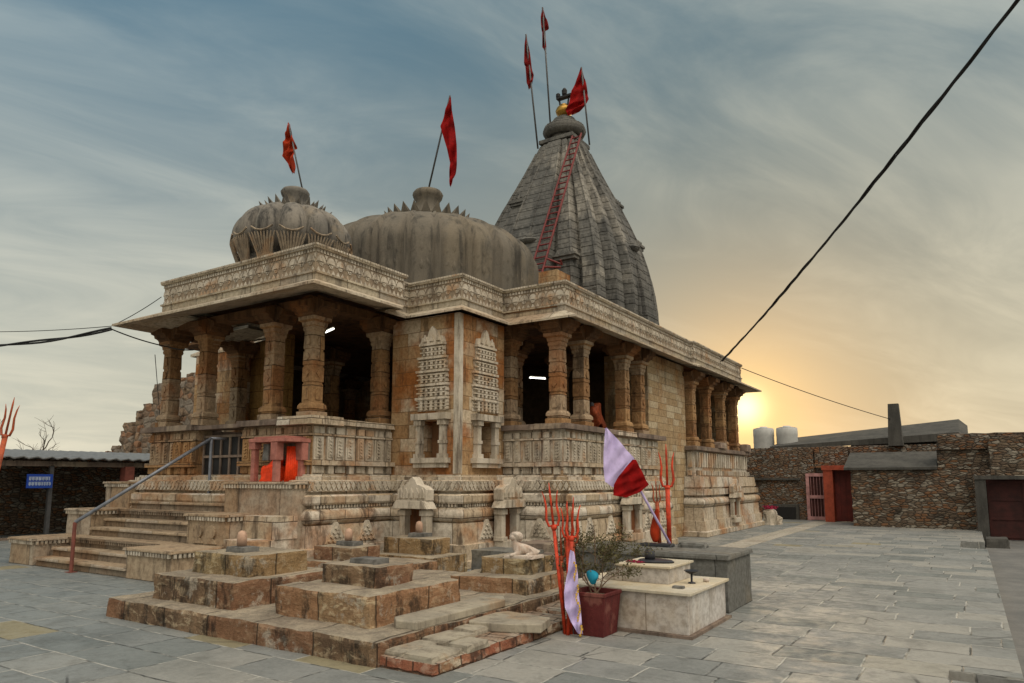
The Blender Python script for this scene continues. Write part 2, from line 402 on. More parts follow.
M['door_dark'] = plain('dark_red_gate_paint', (.042, .009, .007), .7, var=.35, scale=3)
M['jamb'] = plain('orange_red_jamb', (.30, .055, .025), .7)
M['pinkdoor'] = plain('pink_door_paint', (.42, .22, .21), .7)
M['black'] = plain('black_iron', (.012, .011, .011), .6)
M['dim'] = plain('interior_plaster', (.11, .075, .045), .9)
M['ochre'] = masonry('ochre_inner_wall', ((.42, .25, .085), (.48, .29, .10), (.36, .21, .07)), .8, .42, .012, (.12, .06, .02), (.36, .16, .04), .4, .2)
M['tank'] = plain('white_plastic_tank', (.48, .48, .46), .5, var=.08)
M['tin'] = plain('corrugated_tin', (.17, .17, .168), .5, .3)
M['sign'] = plain('blue_sign_paint', (.012, .05, .30), .5, var=.1)
M['signtxt'] = plain('sign_lettering', (.35, .42, .55), .5)
M['tube'] = plain('lit_tube', (1, .97, .88), .5, emit=4.0, var=0)
M['tube_off'] = plain('unlit_tube', (.6, .6, .55), .5, var=.02)
M['bulb'] = plain('lit_bulb', (1, .9, .72), .5, emit=9.0, var=0)

# ------------------------------------------------------------------ mesh helpers
class MB:
    def __init__(s): s.v = []; s.f = []; s.m = []; s.cur = 0
    def add(s, vs, fs):
        o = len(s.v); s.v += [tuple(q) for q in vs]; s.f += [tuple(i + o for i in f) for f in fs]; s.m += [s.cur] * len(fs); return s
    def box(s, x0, x1, y0, y1, z0, z1):
        vs = [(x, y, z) for z in (z0, z1) for x, y in ((x0, y0), (x1, y0), (x1, y1), (x0, y1))]
        return s.add(vs, [(3, 2, 1, 0), (4, 5, 6, 7), (0, 1, 5, 4), (1, 2, 6, 5), (2, 3, 7, 6), (3, 0, 4, 7)])
    def cbox(s, c, sx, sy, sz, rz=0.0, taper=1.0):
        """box centred on c in plan, standing on c.z"""
        co, si = math.cos(rz), math.sin(rz); vs = []
        for k, z in ((1, 0), (taper, sz)):
            for x, y in ((-.5, -.5), (.5, -.5), (.5, .5), (-.5, .5)):
                a, b = x * sx * k, y * sy * k
                vs.append((c[0] + a * co - b * si, c[1] + a * si + b * co, c[2] + z))
        return s.add(vs, [(3, 2, 1, 0), (4, 5, 6, 7), (0, 1, 5, 4), (1, 2, 6, 5), (2, 3, 7, 6), (3, 0, 4, 7)])
    def prism(s, poly, z0, z1):
        n = len(poly)
        vs = [(x, y, z0) for x, y in poly] + [(x, y, z1) for x, y in poly]
        fs = [tuple(reversed(range(n))), tuple(range(n, 2 * n))] + [(i, (i + 1) % n, n + (i + 1) % n, n + i) for i in range(n)]
        return s.add(vs, fs)
    def vprism(s, poly, origin, udir, depth_dir, depth):
        """polygon (u,z) in a vertical plane through origin, extruded along depth_dir"""
        o = Vector(origin); ud = Vector(udir); dd = Vector(depth_dir) * depth
        n = len(poly)
        a = [o + ud * u + Vector((0, 0, z)) for u, z in poly]
        fs = [tuple(range(n)), tuple(reversed(range(n, 2 * n)))] + [(i, n + i, n + (i + 1) % n, (i + 1) % n) for i in range(n)]
        return s.add(a + [p + dd for p in a], fs)
    def lathe(s, prof, c, seg=24, fn=None, sq=None):
        vs = []; n = len(prof)
        for r, z in prof:
            for k in range(seg):
                a = 2 * math.pi * k / seg
                rr = r * (fn(a, z) if fn else 1)
                vs.append((c[0] + rr * math.cos(a), c[1] + rr * math.sin(a), c[2] + z))
        fs = [(i * seg + k, i * seg + (k + 1) % seg, (i + 1) * seg + (k + 1) % seg, (i + 1) * seg + k) for i in range(n - 1) for k in range(seg)]
        fs += [tuple(reversed(range(seg))), tuple((n - 1) * seg + k for k in range(seg))]
        return s.add(vs, fs)
    def tube(s, pts, rad, seg=8):
        pts = [Vector(p) for p in pts]; n = len(pts)
        if not isinstance(rad, (list, tuple)): rad = [rad] * n
        vs = []; up = None
        for i, p in enumerate(pts):
            d = (pts[min(i + 1, n - 1)] - pts[max(i - 1, 0)]).normalized()
            if up is None:
                up = Vector((0, 0, 1)) if abs(d.z) < .9 else Vector((1, 0, 0))
            sx = d.cross(up).normalized(); up = sx.cross(d).normalized()
            for k in range(seg):
                a = 2 * math.pi * k / seg
                vs.append(p + (sx * math.cos(a) + up * math.sin(a)) * rad[i])
        fs = [(i * seg + k, i * seg + (k + 1) % seg, (i + 1) * seg + (k + 1) % seg, (i + 1) * seg + k) for i in range(n - 1) for k in range(seg)]
        fs += [tuple(reversed(range(seg))), tuple((n - 1) * seg + k for k in range(seg))]
        return s.add(vs, fs)
    def sweep(s, path, prof, closed=False):
        """profile of (outward offset, z) along an axis-aligned plan path; outward is right of travel"""
        n = len(path); norms = []
        for i in range(n if closed else n - 1):
            a, b = path[i], path[(i + 1) % n]
            dx, dy = b[0] - a[0], b[1] - a[1]; L = math.hypot(dx, dy)
            norms.append((dy / L, -dx / L))
        offs = []
        for i in range(n):
            if closed: p, q = norms[i - 1], norms[i]
            else: p, q = norms[max(i - 1, 0)], norms[min(i, n - 2)]
            if abs(p[0] * q[0] + p[1] * q[1]) > .99: offs.append(q)
            else: offs.append((p[0] + q[0], p[1] + q[1]))
        k = len(prof)
        vs = [(path[i][0] + offs[i][0] * o, path[i][1] + offs[i][1] * o, z) for i in range(n) for o, z in prof]
        fs = [(i * k + j, ((i + 1) % n) * k + j, ((i + 1) % n) * k + j + 1, i * k + j + 1) for i in range(n if closed else n - 1) for j in range(k - 1)]
        if not closed:
            fs += [tuple(range(k)), tuple(reversed(range((n - 1) * k, n * k)))]
        return s.add(vs, fs)
    def rough(s, x0, x1, y0, y1, z0, z1, amp=.015, cell=.12, rnd=.02, seed=0.0):
        """weathered stone block: gridded box, rounded edges, noise pushed"""
        nx = max(2, int((x1 - x0) / cell)); ny = max(2, int((y1 - y0) / cell)); nz = max(2, int((z1 - z0) / (cell * .7)))
        idx = {}; vs = []; fs = []
        def vid(i, j, k):
            if (i, j, k) not in idx:
                x = x0 + (x1 - x0) * i / nx; y = y0 + (y1 - y0) * j / ny; z = z0 + (z1 - z0) * k / nz
                e = [i in (0, nx), j in (0, ny), k in (0, nz)]
                nb = sum(e)
                p = Vector((x, y, z))
                nv = noise.noise_vector(p * 2.3 + Vector((seed, seed * 1.7, 0))) * .7 + noise.noise_vector(p * 7 + Vector((0, seed, 3))) * .5
                d = Vector((0, 0, 0))
                if e[0]: d.x = nv.x * amp
                if e[1]: d.y = nv.y * amp
                if k == nz: d.z = nv.z * amp * .6
                if nb >= 2 and k != 0:
                    w = rnd * (.4 + 1.2 * abs(noise.noise(p * 3.1 + Vector((seed, 0, 0)))))
                    if e[0]: d.x += w if i == 0 else -w
                    if e[1]: d.y += w if j == 0 else -w
                    if k == nz: d.z -= w * .5
                idx[(i, j, k)] = len(vs); vs.append(p + d)
            return idx[(i, j, k)]
        for j in range(ny):
            for k in range(nz):
                fs.append((vid(0, j, k), vid(0, j, k + 1), vid(0, j + 1, k + 1), vid(0, j + 1, k)))
                fs.append((vid(nx, j, k), vid(nx, j + 1, k), vid(nx, j + 1, k + 1), vid(nx, j, k + 1)))
        for i in range(nx):
            for k in range(nz):
                fs.append((vid(i, 0, k), vid(i + 1, 0, k), vid(i + 1, 0, k + 1), vid(i, 0, k + 1)))
                fs.append((vid(i, ny, k), vid(i, ny, k + 1), vid(i + 1, ny, k + 1), vid(i + 1, ny, k)))
        for i in range(nx):
            for j in range(ny):
                fs.append((vid(i, j, nz), vid(i + 1, j, nz), vid(i + 1, j + 1, nz), vid(i, j + 1, nz)))
                fs.append((vid(i, j, 0), vid(i, j + 1, 0), vid(i + 1, j + 1, 0), vid(i + 1, j, 0)))
        return s.add(vs, fs)
    def build(s, name, mat, parent=None, smooth=False, bevel=0.0, mats=None):
        me = bpy.data.meshes.new(name)
        off = Vector((0, 0, 0))
        if parent is not None: off = world_loc(parent)
        me.from_pydata([Vector(q) - off for q in s.v], [], s.f)
        if mats: me.materials.append(mat); [me.materials.append(q) for q in mats]; me.polygons.foreach_set('material_index', s.m)
        me.validate(); me.update()
        bm = bmesh.new(); bm.from_mesh(me); bmesh.ops.recalc_face_normals(bm, faces=bm.faces); bm.to_mesh(me); bm.free()
        if smooth:
            for p in me.polygons: p.use_smooth = True
        o = bpy.data.objects.new(name, me); col.objects.link(o)
        if not mats: me.materials.append(mat)
        if parent is not None: o.parent = parent
        if bevel:
            md = o.modifiers.new('bevel', 'BEVEL'); md.width = bevel; md.segments = 2; md.limit_method = 'ANGLE'; md.angle_limit = R(40)
        return o


def world_loc(o):
    v = Vector(o.location)
    while o.parent: o = o.parent; v += o.location
    return v


def tag(o, label, cat, group=None, kind=None):
    if label: o['label'] = label
    if cat: o['category'] = cat
    if group: o['group'] = group
    if kind: o['kind'] = kind
    return o


def thing(name, label, cat, loc=(0, 0, 0), group=None):
    o = bpy.data.objects.new(name, None); col.objects.link(o); o.location = loc
    o.empty_display_size = .2
    return tag(o, label, cat, group)


def struct(name, mb, mat, **k):
    o = mb.build(name, mat, **k); o['kind'] = 'structure'; return o


def copy_tree(o, parent=None, delta=None):
    c = o.copy(); col.objects.link(c)
    if parent is not None: c.parent = parent
    if delta is not None: c.location = Vector(o.location) + Vector(delta)
    for ch in list(o.children): copy_tree(ch, c)
    return c

# ================================================================== THE SETTING
mb = MB(); mb.box(-900, 900, -200, 1600, -1.5, -.42); struct('ground', mb, M['earth'])
# raised slate terrace, its right edge drops to the lane; two broken notches in the edge
edge = [(-70, -6), (.30, -6), (.30, 6.95), (-.28, 6.95), (-.28, 7.30), (.24, 7.30), (.19, 20.2), (-.36, 20.4), (-.36, 22.4), (.16, 22.5), (.14, 28.6), (-1, 31.0), (-6.8, 31.0), (-6.8, 40), (-70, 40)]
mb = MB(); mb.prism(edge, -.4, 0.0); struct('terrace_pavement', mb, M['paving'])
mb = MB(); mb.box(.18, 30, -6, 60, -.41, -.28); struct('lane', mb, M['lane'])
mb = MB(); mb.box(-5.3, -4.66, 16.5, 30.4, -.01, .004); struct('pale_path_strip', mb, M['strip'])

# ================================================================== TEMPLE
temple = thing('temple', 'large carved sandstone temple with two domes, a tall curved spire and open pillared porches', 'temple', (-12.55, 8, 0))
CX = -12.55
def mir(p): return (2 * CX - p[0], p[1])
RIGHT = [(-9.98, 8.85), (-9.98, 10.92), (-8.255, 10.92), (-8.255, 12.52), (-6.84, 12.52), (-6.84, 17.6)]
LEFT = [mir(p) for p in reversed(RIGHT)]
PATH = LEFT + RIGHT                                   # travelling left -> front -> right : outward is on the right hand
def P_(mb, prof): return mb.sweep(PATH, prof)

# --- plinth mouldings (one mesh per course)
def course(name, prof, mat, bevel=0):
    mb = MB(); mb.sweep(PATH, [(-.3, prof[0][1])] + prof + [(-.3, prof[-1][1])])
    return mb.build(name, mat, temple, bevel=bevel)
course('base_course', [(.50, 0), (.50, .13), (.46, .15), (.45, .42), (.40, .44)], M['plinth'])
course('sloped_course', [(.395, .44), (.38, .70), (.36, .81)], M['plinth'])
torus = [(.30 + .11 * math.sin(math.pi * t / 8) ** .7, .81 + .29 * t / 8) for t in range(9)]
course('torus_course', torus, M['plinth'])
course('dentil_course', [(.24, 1.10), (.24, 1.16), (.36, 1.165), (.38, 1.20), (.38, 1.31), (.33, 1.34)], M['plinth'])
course('frieze_course', [(.22, 1.34), (.22, 1.385), (.30, 1.39), (.30, 1.585), (.26, 1.60)], M['plinth'])
course('podium_course', [(.20, 1.60), (.20, 1.66), (.14, 1.67), (.14, 1.70)], M['plinth'])

def segs(path):
    for a, b in zip(path[:-1], path[1:]):
        L = math.hypot(b[0] - a[0], b[1] - a[1]); d = ((b[0] - a[0]) / L, (b[1] - a[1]) / L)
        yield a, b, L, d, (d[1], -d[0])
VIS = [mir((-9.98, 8.85))] + RIGHT                        # the sides the photo shows
def along(path, off, step, fn, pad=0.0):
    """call fn(point, dir, normal) every step along each side, at offset off"""
    pts = path
    for idx, (a, b, L, d, n) in enumerate(segs(pts)):
        # convex/concave corner lengths
        def turn(i):
            if i < 0 or i + 2 >= len(pts) + 0: return 0
            return 0
        s0, s1 = 0.0, L
        if idx > 0:
            pa = pts[idx - 1]; dd = (a[0] - pa[0], a[1] - pa[1])
            s0 = off if dd[0] * d[1] - dd[1] * d[0] < 0 else -off
            s0 = -off if dd[0] * d[1] - dd[1] * d[0] > 0 else off
        if idx < len(pts) - 2:
            nb = pts[idx + 2]; dd = (nb[0] - b[0], nb[1] - b[1])
            s1 = L + (off if d[0] * dd[1] - d[1] * dd[0] > 0 else -off)
        s0 += pad; s1 -= pad
        cnt = max(1, int(round((s1 - s0) / step))); st = (s1 - s0) / cnt
        for k in range(cnt):
            t = s0 + (k + .5) * st
            fn((a[0] + d[0] * t + n[0] * off, a[1] + d[1] * t + n[1] * off), d, n, st)

def obox(mb, c, d, n, along_w, out0, out1, z0, z1):
    """box on a wall: c = plan point on the wall, d along, n outward"""
    h = along_w / 2
    q = [(c[0] + d[0] * a + n[0] * o, c[1] + d[1] * a + n[1] * o) for a, o in ((-h, out0), (h, out0), (h, out1), (-h, out1))]
    mb.prism(q, z0, z1)

def owedge(mb, c, d, n, pts, out0, out1):
    """prism from (along, z) polygon standing proud of a wall"""
    o = Vector((c[0] + n[0] * out0, c[1] + n[1] * out0, 0))
    mb.vprism(pts, o, (d[0], d[1], 0), (n[0], n[1], 0), out1 - out0)

# dentils under the slab course, lattice relief in the frieze
mb = MB(); along(VIS, .24, .075, lambda p, d, n, s: obox(mb, p, d, n, .04, -.02, .10, 1.105, 1.162))
mb.build('dentils', M['carved'], temple)
mb = MB()
def lat(p, d, n, s):
    owedge(mb, p, d, n, [(-.05, 1.49), (0, 1.41), (.05, 1.49), (0, 1.57)], -.01, .022)
    owedge(mb, p, d, n, [(-.095, 1.575), (-.06, 1.52), (-.025, 1.575)], -.01, .018)
    owedge(mb, p, d, n, [(-.095, 1.405), (-.025, 1.405), (-.06, 1.46)], -.01, .018)
along(VIS, .30, .125, lat); mb.build('lozenge_frieze', M['carved'], temple)
# stepped triangles carved on the lower courses
mb = MB()
def tri(p, d, n, s):
    mb = MB()
    owedge(mb, p, d, n, [(-.25, .49), (.25, .49), (.03, .86), (-.03, .86)], -.03, .024)
    for r in range(4):
        for k in range(4 - r):
            o = (k - (3 - r) / 2) * .105
            owedge(mb, (p[0] + d[0] * o, p[1] + d[1] * o), d, n, [(-.04, .53 + r * .072), (0, .50 + r * .072), (.04, .53 + r * .072), (0, .565 + r * .072)], .01, .05)
    mb.build('stepped_triangle_relief', M['carved'], temple)
along(VIS, .385, .95, tri, .25)

# --- podium panel walls of the open porches (with a gap for the gate) and seat slabs
PN = [0]
def panels(a, b, name='panel_wall', mats=('plinth', 'carved')):
    """pilaster wall from a to b between floor and seat, outward on right of travel"""
    L = math.hypot(b[0] - a[0], b[1] - a[1]); d = ((b[0] - a[0]) / L, (b[1] - a[1]) / L); n = (d[1], -d[0])
    PN[0] += 1; ze = .0012 * PN[0]
    mid = ((a[0] + b[0]) / 2, (a[1] + b[1]) / 2)
    mb = MB(); obox(mb, mid, d, n, L - .008, -.32, 0.0, 1.69 + ze, 2.625 - ze); o = mb.build(name, M[mats[0]], temple)
    mb = MB(); cnt = max(1, int(L / .235)); st = L / cnt
    for k in range(cnt):
        t = (k + .5) * st; p = (a[0] + d[0] * t, a[1] + d[1] * t)
        w = st * (.86 if k % 3 != 1 else .6)
        e = .028 if k % 3 != 1 else .055
        obox(mb, p, d, n, w, -.01, e, 1.97, 2.395)
        obox(mb, p, d, n, w * 1.02, -.01, e + .012, 2.45, 2.57)
        obox(mb, p, d, n, w * .62, e - .01, e + .018, 2.02, 2.36)
        for q in range(5):
            owedge(mb, p, d, n, [(-w * .22, 2.07 + q * .062), (0, 2.04 + q * .062), (w * .22, 2.07 + q * .062), (0, 2.10 + q * .062)], e + .01, e + .036)
        if k % 2: obox(mb, p, d, n, st * .5, -.01, .085, 1.715, 1.86)        # small balusters
        else: obox(mb, p, d, n, st * .92, -.01, .05, 1.73, 1.85)
    mb.build('pilaster_relief', M[mats[1]], o)
    mb = MB(); obox(mb, mid, d, n, L, -.02, .125, 1.865 + ze, 1.95 + ze); obox(mb, mid, d, n, L, -.02, .055, 2.405 + ze, 2.44 + ze)
    mb.build('panel_moulding', M[mats[0]], o)
    return o
GX0, GX1 = -13.42, -11.95
panels((-15.12, 8.85), (GX0, 8.85), mats=('column', 'column')); panels((GX1, 8.85), (-9.98, 8.85), mats=('column', 'column'))
panels((-9.98, 8.85), (-9.98, 10.92))
panels((-8.255, 12.52), (-6.84, 12.52)); panels((-6.84, 12.52), (-6.84, 17.6))
panels((-15.12, 10.92), (-15.12, 8.85)); panels(mir((-6.84, 12.52)), mir((-8.255, 12.52))); panels(mir((-6.84, 17.6)), mir((-6.84, 12.52)))

def seat(name, x0, x1, y0, y1, mat, z0=2.62, z1=2.735):
    mb = MB(); mb.rough(x0, x1, y0, y1, z0, z1, .012, .16, .012, x0); return mb.build(name, mat, temple)
seat('seat_slab', -15.32, GX0, 8.68, 9.4, M['dark_stone']); seat('seat_slab', GX1, -10.75, 8.66, 9.4, M['dark_stone'])
seat('seat_slab', -10.74, -9.78, 8.64, 9.42, M['plinth'], 2.60, 2.76)
seat('seat_slab', -10.4, -9.86, 9.43, 10.9, M['plinth'])
seat('seat_slab', -8.25, -7.45, 12.38, 13.0, M['dark_stone']); seat('seat_slab', -7.44, -6.69, 12.36, 14.9, M['dark_stone'])
seat('seat_slab', -7.45, -6.69, 14.92, 16.0, M['plinth']); seat('seat_slab', -7.45, -6.66, 16.02, 17.85, M['dark_stone'])
seat('seat_slab', -15.3, -14.75, 9.43, 10.9, M['dark_stone'])
mx = 2 * CX
seat('seat_slab', mx + 6.7, mx + 7.4, 12.36, 17.6, M['dark_stone'])

# --- bastion walls, inner walls, plain wall, floor and ceiling
def wall(name, x0, x1, y0, y1, z0, z1, mat): mb = MB(); mb.box(x0, x1, y0, y1, z0, z1); return mb.build(name, mat, temple)
for s in (0, 1):
    f = (lambda x: mx - x) if s else (lambda x: x)
    def W(nm, x0, x1, *r): a, b = sorted((f(x0), f(x1))); return wall(nm, a, b, *r)
    if s: W('bastion_wall', -9.98, -8.255, 10.92, 12.52, 1.70, 4.88, M['wall'])
    W('side_wall', -8.3, -7.05, 17.6, 20.5, 0.0, 4.98, M['ashlar'])
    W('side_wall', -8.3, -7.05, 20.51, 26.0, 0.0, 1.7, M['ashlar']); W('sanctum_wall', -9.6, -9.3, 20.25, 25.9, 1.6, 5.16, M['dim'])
wall('light_block_wall', mx + 7.0, mx + 7.2, 12.6, 17.65, 1.62, 5.16, M['dim'])  # added wall closing the open left porch to keep the interior dark
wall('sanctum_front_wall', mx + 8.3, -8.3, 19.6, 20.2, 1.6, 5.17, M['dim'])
mb = MB()
mb.box(-9.98, -8.54, 11.21, 12.52, 1.7, 4.88)                                                   # core behind the niches
mb.box(-9.98, -9.13, 10.92, 11.209, 1.7, 4.88); mb.box(-8.63, -8.255, 10.92, 11.209, 1.7, 4.88)   # skin left and right of the front niche
mb.box(-9.129, -8.631, 10.92, 11.209, 1.7, 2.03); mb.box(-9.129, -8.631, 10.92, 11.209, 2.76, 4.88)
mb.box(-8.539, -8.255, 11.2095, 11.54, 1.7, 4.88); mb.box(-8.539, -8.255, 12.06, 12.52, 1.7, 4.88)
mb.box(-8.539, -8.255, 11.541, 12.059, 1.7, 2.03); mb.box(-8.539, -8.255, 11.541, 12.059, 2.76, 4.88)
mb.build('bastion_wall', M['wall'], temple)
wall('rear_wall', mx + 7.05, -7.25, 26.01, 26.25, 0, 5.0, M['ashlar'])
wall('mandapa_door_wall', -15.1, -13.85, 11.3, 11.6, 1.6, 5.16, M['ochre'])
mb = MB(); mb.prism([(p[0], p[1]) for p in LEFT] + [(p[0], p[1]) for p in RIGHT], 1.50, 1.62)
mb.build('floor_slab', M['step'], temple)

# --- roof edge: eave slab, parapet
EAVE = [(-15.22, 10.9), (-15.22, 7.86), (-8.98, 7.86), (-8.98, 10.08), (-9.45, 10.08), (-9.45, 10.7), (-8.02, 10.7), (-8.02, 12.38), (-6.45, 12.38), (-6.45, 20.0), (-6.36, 20.0), (-6.36, 27.1), (-9, 27.1)]
PAR = [(-13.98, 10.9), (-13.98, 8.22), (-9.36, 8.22), (-9.36, 10.55), (-9.72, 10.55), (-9.72, 11.1), (-8.33, 11.1), (-8.33, 12.62), (-6.82, 12.62), (-6.82, 20.45), (-6.72, 20.45), (-6.72, 25.7), (-9, 25.7)]
def loft(mb, A, za, B, zb):
    n = len(A); vs = [(x, y, za) for x, y in A] + [(x, y, zb) for x, y in B]
    mb.add(vs, [(i, i + 1, n + i + 1, n + i) for i in range(n - 1)])
def between(A, B, t): return [(a[0] + (b[0] - a[0]) * t, a[1] + (b[1] - a[1]) * t) for a, b in zip(A, B)]
IN = [(-13.6, 10.9), (-13.6, 9.1), (-10.3, 9.1), (-10.3, 10.75), (-10.4, 10.75), (-10.4, 11.6), (-8.9, 11.6), (-8.9, 13.2), (-7.5, 13.2), (-7.5, 21.2), (-7.4, 21.2), (-7.4, 25.4), (-9, 25.4)]
mb = MB()
loft(mb, EAVE, 4.86, EAVE, 4.905); loft(mb, EAVE, 4.905, between(EAVE, PAR, 1.0), 5.075)
loft(mb, between(EAVE, PAR, .10), 4.872, IN, 5.18); loft(mb, EAVE, 4.86, between(EAVE, PAR, .10), 4.872)
mb.build('eave', M['eave'], temple)
mb = MB(); mb.sweep(PAR, [(-.25, 5.06), (-.005, 5.06), (0, 5.09), (0.0, 5.19), (.03, 5.195), (.03, 5.23), (-.02, 5.235), (-.02, 5.635), (.03, 5.64), (.045, 5.68), (.045, 5.715), (-.25, 5.715)])
PV = PAR[1:12]
def arcs(mb, p, d, n, s, z0, r, flip):
    pts = [(r * math.cos(math.pi * t / 6), z0 + (-1 if flip else 1) * r * 1.15 * math.sin(math.pi * t / 6)) for t in range(7)]
    owedge(mb, p, d, n, pts, -.005, .018)
    pts = [(.45 * r * math.cos(math.pi * t / 6), z0 + (-1 if flip else 1) * r * .5 * math.sin(math.pi * t / 6)) for t in range(7)]
    owedge(mb, p, d, n, pts, .016, .032)
mb.cur = 1
along(PV, -.02, .23, lambda p, d, n, s: arcs(mb, p, d, n, s, 5.415, .104, False))
along(PV, -.02, .23, lambda p, d, n, s: arcs(mb, p, d, n, s, 5.395, .05, True))
along(PV, -.02, .115, lambda p, d, n, s: owedge(mb, p, d, n, [(-.045, 5.237), (.045, 5.237), (0, 5.315)], -.01, .018))
along(PV, -.02, .23, lambda p, d, n, s: (owedge(mb, (p[0] + d[0] * s / 2, p[1] + d[1] * s / 2), d, n, [(-.035, 5.545), (.035, 5.545), (0, 5.455)], -.01, .018), obox(mb, p, d, n, s * .94, -.01, .012, 5.398, 5.412)))
along(PV, -.02, .075, lambda p, d, n, s: obox(mb, p, d, n, .05, -.01, .020, 5.575, 5.636))
along(PV, .045, .07, lambda p, d, n, s: obox(mb, p, d, n, .04, -.01, .012, 5.675, 5.712))
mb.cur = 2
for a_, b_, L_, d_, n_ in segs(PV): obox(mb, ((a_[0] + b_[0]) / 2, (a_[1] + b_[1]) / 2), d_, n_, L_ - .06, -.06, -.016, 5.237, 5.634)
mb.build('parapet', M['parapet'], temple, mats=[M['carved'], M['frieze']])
mb = MB(); mb.prism([(-13.9, 11.3), (-13.9, 8.3), (-9.45, 8.3), (-9.45, 10.45), (-9.8, 10.45), (-9.8, 11.2), (-8.45, 11.2), (-8.45, 12.75), (-6.95, 12.75), (-6.95, 20.5), (-6.85, 20.5), (-6.85, 25.6), (-9, 26.2), (-16, 26.2), (-18.1, 25.6), (-18.1, 12.75), (-16.3, 12.75), (-16.3, 11.3)], 5.25, 5.31)
mb.build('roof_slab', M['dome'], temple)
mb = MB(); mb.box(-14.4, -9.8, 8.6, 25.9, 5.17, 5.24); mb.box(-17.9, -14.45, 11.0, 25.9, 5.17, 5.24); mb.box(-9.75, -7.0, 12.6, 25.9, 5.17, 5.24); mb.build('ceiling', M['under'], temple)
# left-hand eave and parapet (mirrored, seen only from the side)
EL = [(mx + 6.45, 20.0), (mx + 6.45, 12.38), (mx + 8.02, 12.38), (mx + 8.02, 10.9), (-15.23, 10.9)]
PL = [(mx + 6.82, 20.0), (mx + 6.82, 12.62), (mx + 8.33, 12.62), (mx + 8.33, 11.1), (-14.0, 11.1)]
mb = MB(); loft(mb, EL, 4.81, EL, 4.875); loft(mb, EL, 4.875, PL, 5.02)
IL = [(mx + 7.5, 20.0), (mx + 7.5, 13.2), (mx + 8.9, 13.2), (mx + 8.9, 11.6), (-14.6, 11.6)]
loft(mb, EL, 4.81, IL, 5.18); mb.build('eave', M['eave'], temple)
mb = MB(); mb.sweep(PL, [(-.25, 5.06), (0, 5.06), (0, 5.19), (.03, 5.23), (-.02, 5.235), (-.02, 5.635), (.045, 5.68), (.045, 5.715), (-.25, 5.715)]); mb.build('parapet', M['parapet'], temple)

# --- columns
def column_proto(x, y, z0=2.735, s=.84, top=5.16):
    """column: shaft with base block, capital and bracket as sub-parts"""
    H = top
    def sq(prof):
        mb = MB(); vs = []; fs = []
        for r, z in prof:
            for k in range(4):
                for e in (-1, 1):
                    # octagonal-ish square with cut corners
                    pass
        return mb
    def ring(mb, prof, cut=.22):
        n = 0; vs = []; k = 8
        for r, z in prof:
            c = r * cut
            for px, py in ((r, -r + c), (r, r - c), (r - c, r), (-r + c, r), (-r, r - c), (-r, -r + c), (-r + c, -r), (r - c, -r)):
                vs.append((x + px * s, y + py * s, z))
        m = len(prof)
        fs = [(i * k + j, i * k + (j + 1) % k, (i + 1) * k + (j + 1) % k, (i + 1) * k + j) for i in range(m - 1) for j in range(k)]
        fs += [tuple(reversed(range(k))), tuple((m - 1) * k + j for j in range(k))]
        mb.add(vs, fs)
    mb = MB()
    ring(mb, [(.165, z0 + .3), (.165, z0 + .66), (.15, z0 + .665), (.15, z0 + .70), (.172, z0 + .705), (.172, z0 + .98), (.155, z0 + .985), (.155, z0 + 1.02), (.172, z0 + 1.025), (.165, z0 + 1.28), (.15, z0 + 1.285), (.15, z0 + 1.33), (.168, z0 + 1.335), (.16, z0 + 1.67)], .07)
    for d, n in (((1, 0), (0, -1)), ((0, 1), (1, 0)), ((-1, 0), (0, 1)), ((0, -1), (-1, 0))):
        c = (x + n[0] * .165 * s, y + n[1] * .165 * s)
        for zz in (.78, 1.1):
            owedge(mb, c, d, n, [(-.06, z0 + zz + .08), (0, z0 + zz), (.06, z0 + zz + .08), (0, z0 + zz + .16)], -.02, .03)
        owedge(mb, c, d, n, [(-.05, z0 + 1.4), (.05, z0 + 1.4), (.05, z0 + 1.5), (0, z0 + 1.6), (-.05, z0 + 1.5)], -.02, .025)
        owedge(mb, c, d, n, [(-.06, z0 + .36), (.06, z0 + .36), (.06, z0 + .5), (0, z0 + .58), (-.06, z0 + .5)], -.02, .022)
    sh = mb.build('column', M['column'], temple)
    mb = MB(); ring(mb, [(.245, z0 + .002), (.245, z0 + .13), (.205, z0 + .14), (.205, z0 + .18), (.235, z0 + .19), (.23, z0 + .25), (.19, z0 + .3)], .07); mb.build('column_base', M['column'], sh)
    mb = MB(); ring(mb, [(.175, z0 + 1.67), (.19, z0 + 1.71), (.18, z0 + 1.76), (.20, z0 + 1.77), (.21, z0 + 1.84), (.27, z0 + 1.87), (.275, z0 + 1.938)], .08); mb.build('capital', M['column'], sh)
    mb = MB()
    for ax in (0, 1):
        for sg in (-1, 1):
            pts = [(.0, z0 + 1.94), (.28, z0 + 1.945), (.31, z0 + 1.99), (.40, z0 + 2.01), (.42, z0 + 2.07), (.51, z0 + 2.09), (.52, z0 + 2.19), (.1, H - .08), (0, H - .08)]
            d = ((sg, 0), (0, sg))[ax]
            q = (d[1], -d[0]); w = .25 + .004 * ax
            mb.vprism(pts, (x - q[0] * w * s, y - q[1] * w * s, 0), (d[0] * s, d[1] * s, 0), (q[0], q[1], 0), 2 * w * s)
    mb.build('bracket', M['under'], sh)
    return sh
c0 = column_proto(-10.37, 9.15)
FR = [(-15.0, 9.15), (-13.67, 9.15), (-11.5, 9.15), (-15.0, 10.9), (-10.35, 10.95)]
for x, y in FR: copy_tree(c0, delta=(x + 10.37, y - 9.15, 0))
for x, y in [(-7.2, 12.98), (-7.2, 14.05), (-7.2, 16.3), (-7.2, 17.3), (-8.5, 13.1), (-9.3, 14.6), (-9.3, 17.0), (-11.2, 13.0), (-14, 13.0)]: copy_tree(c0, delta=(x + 10.37, y - 9.15, 0))
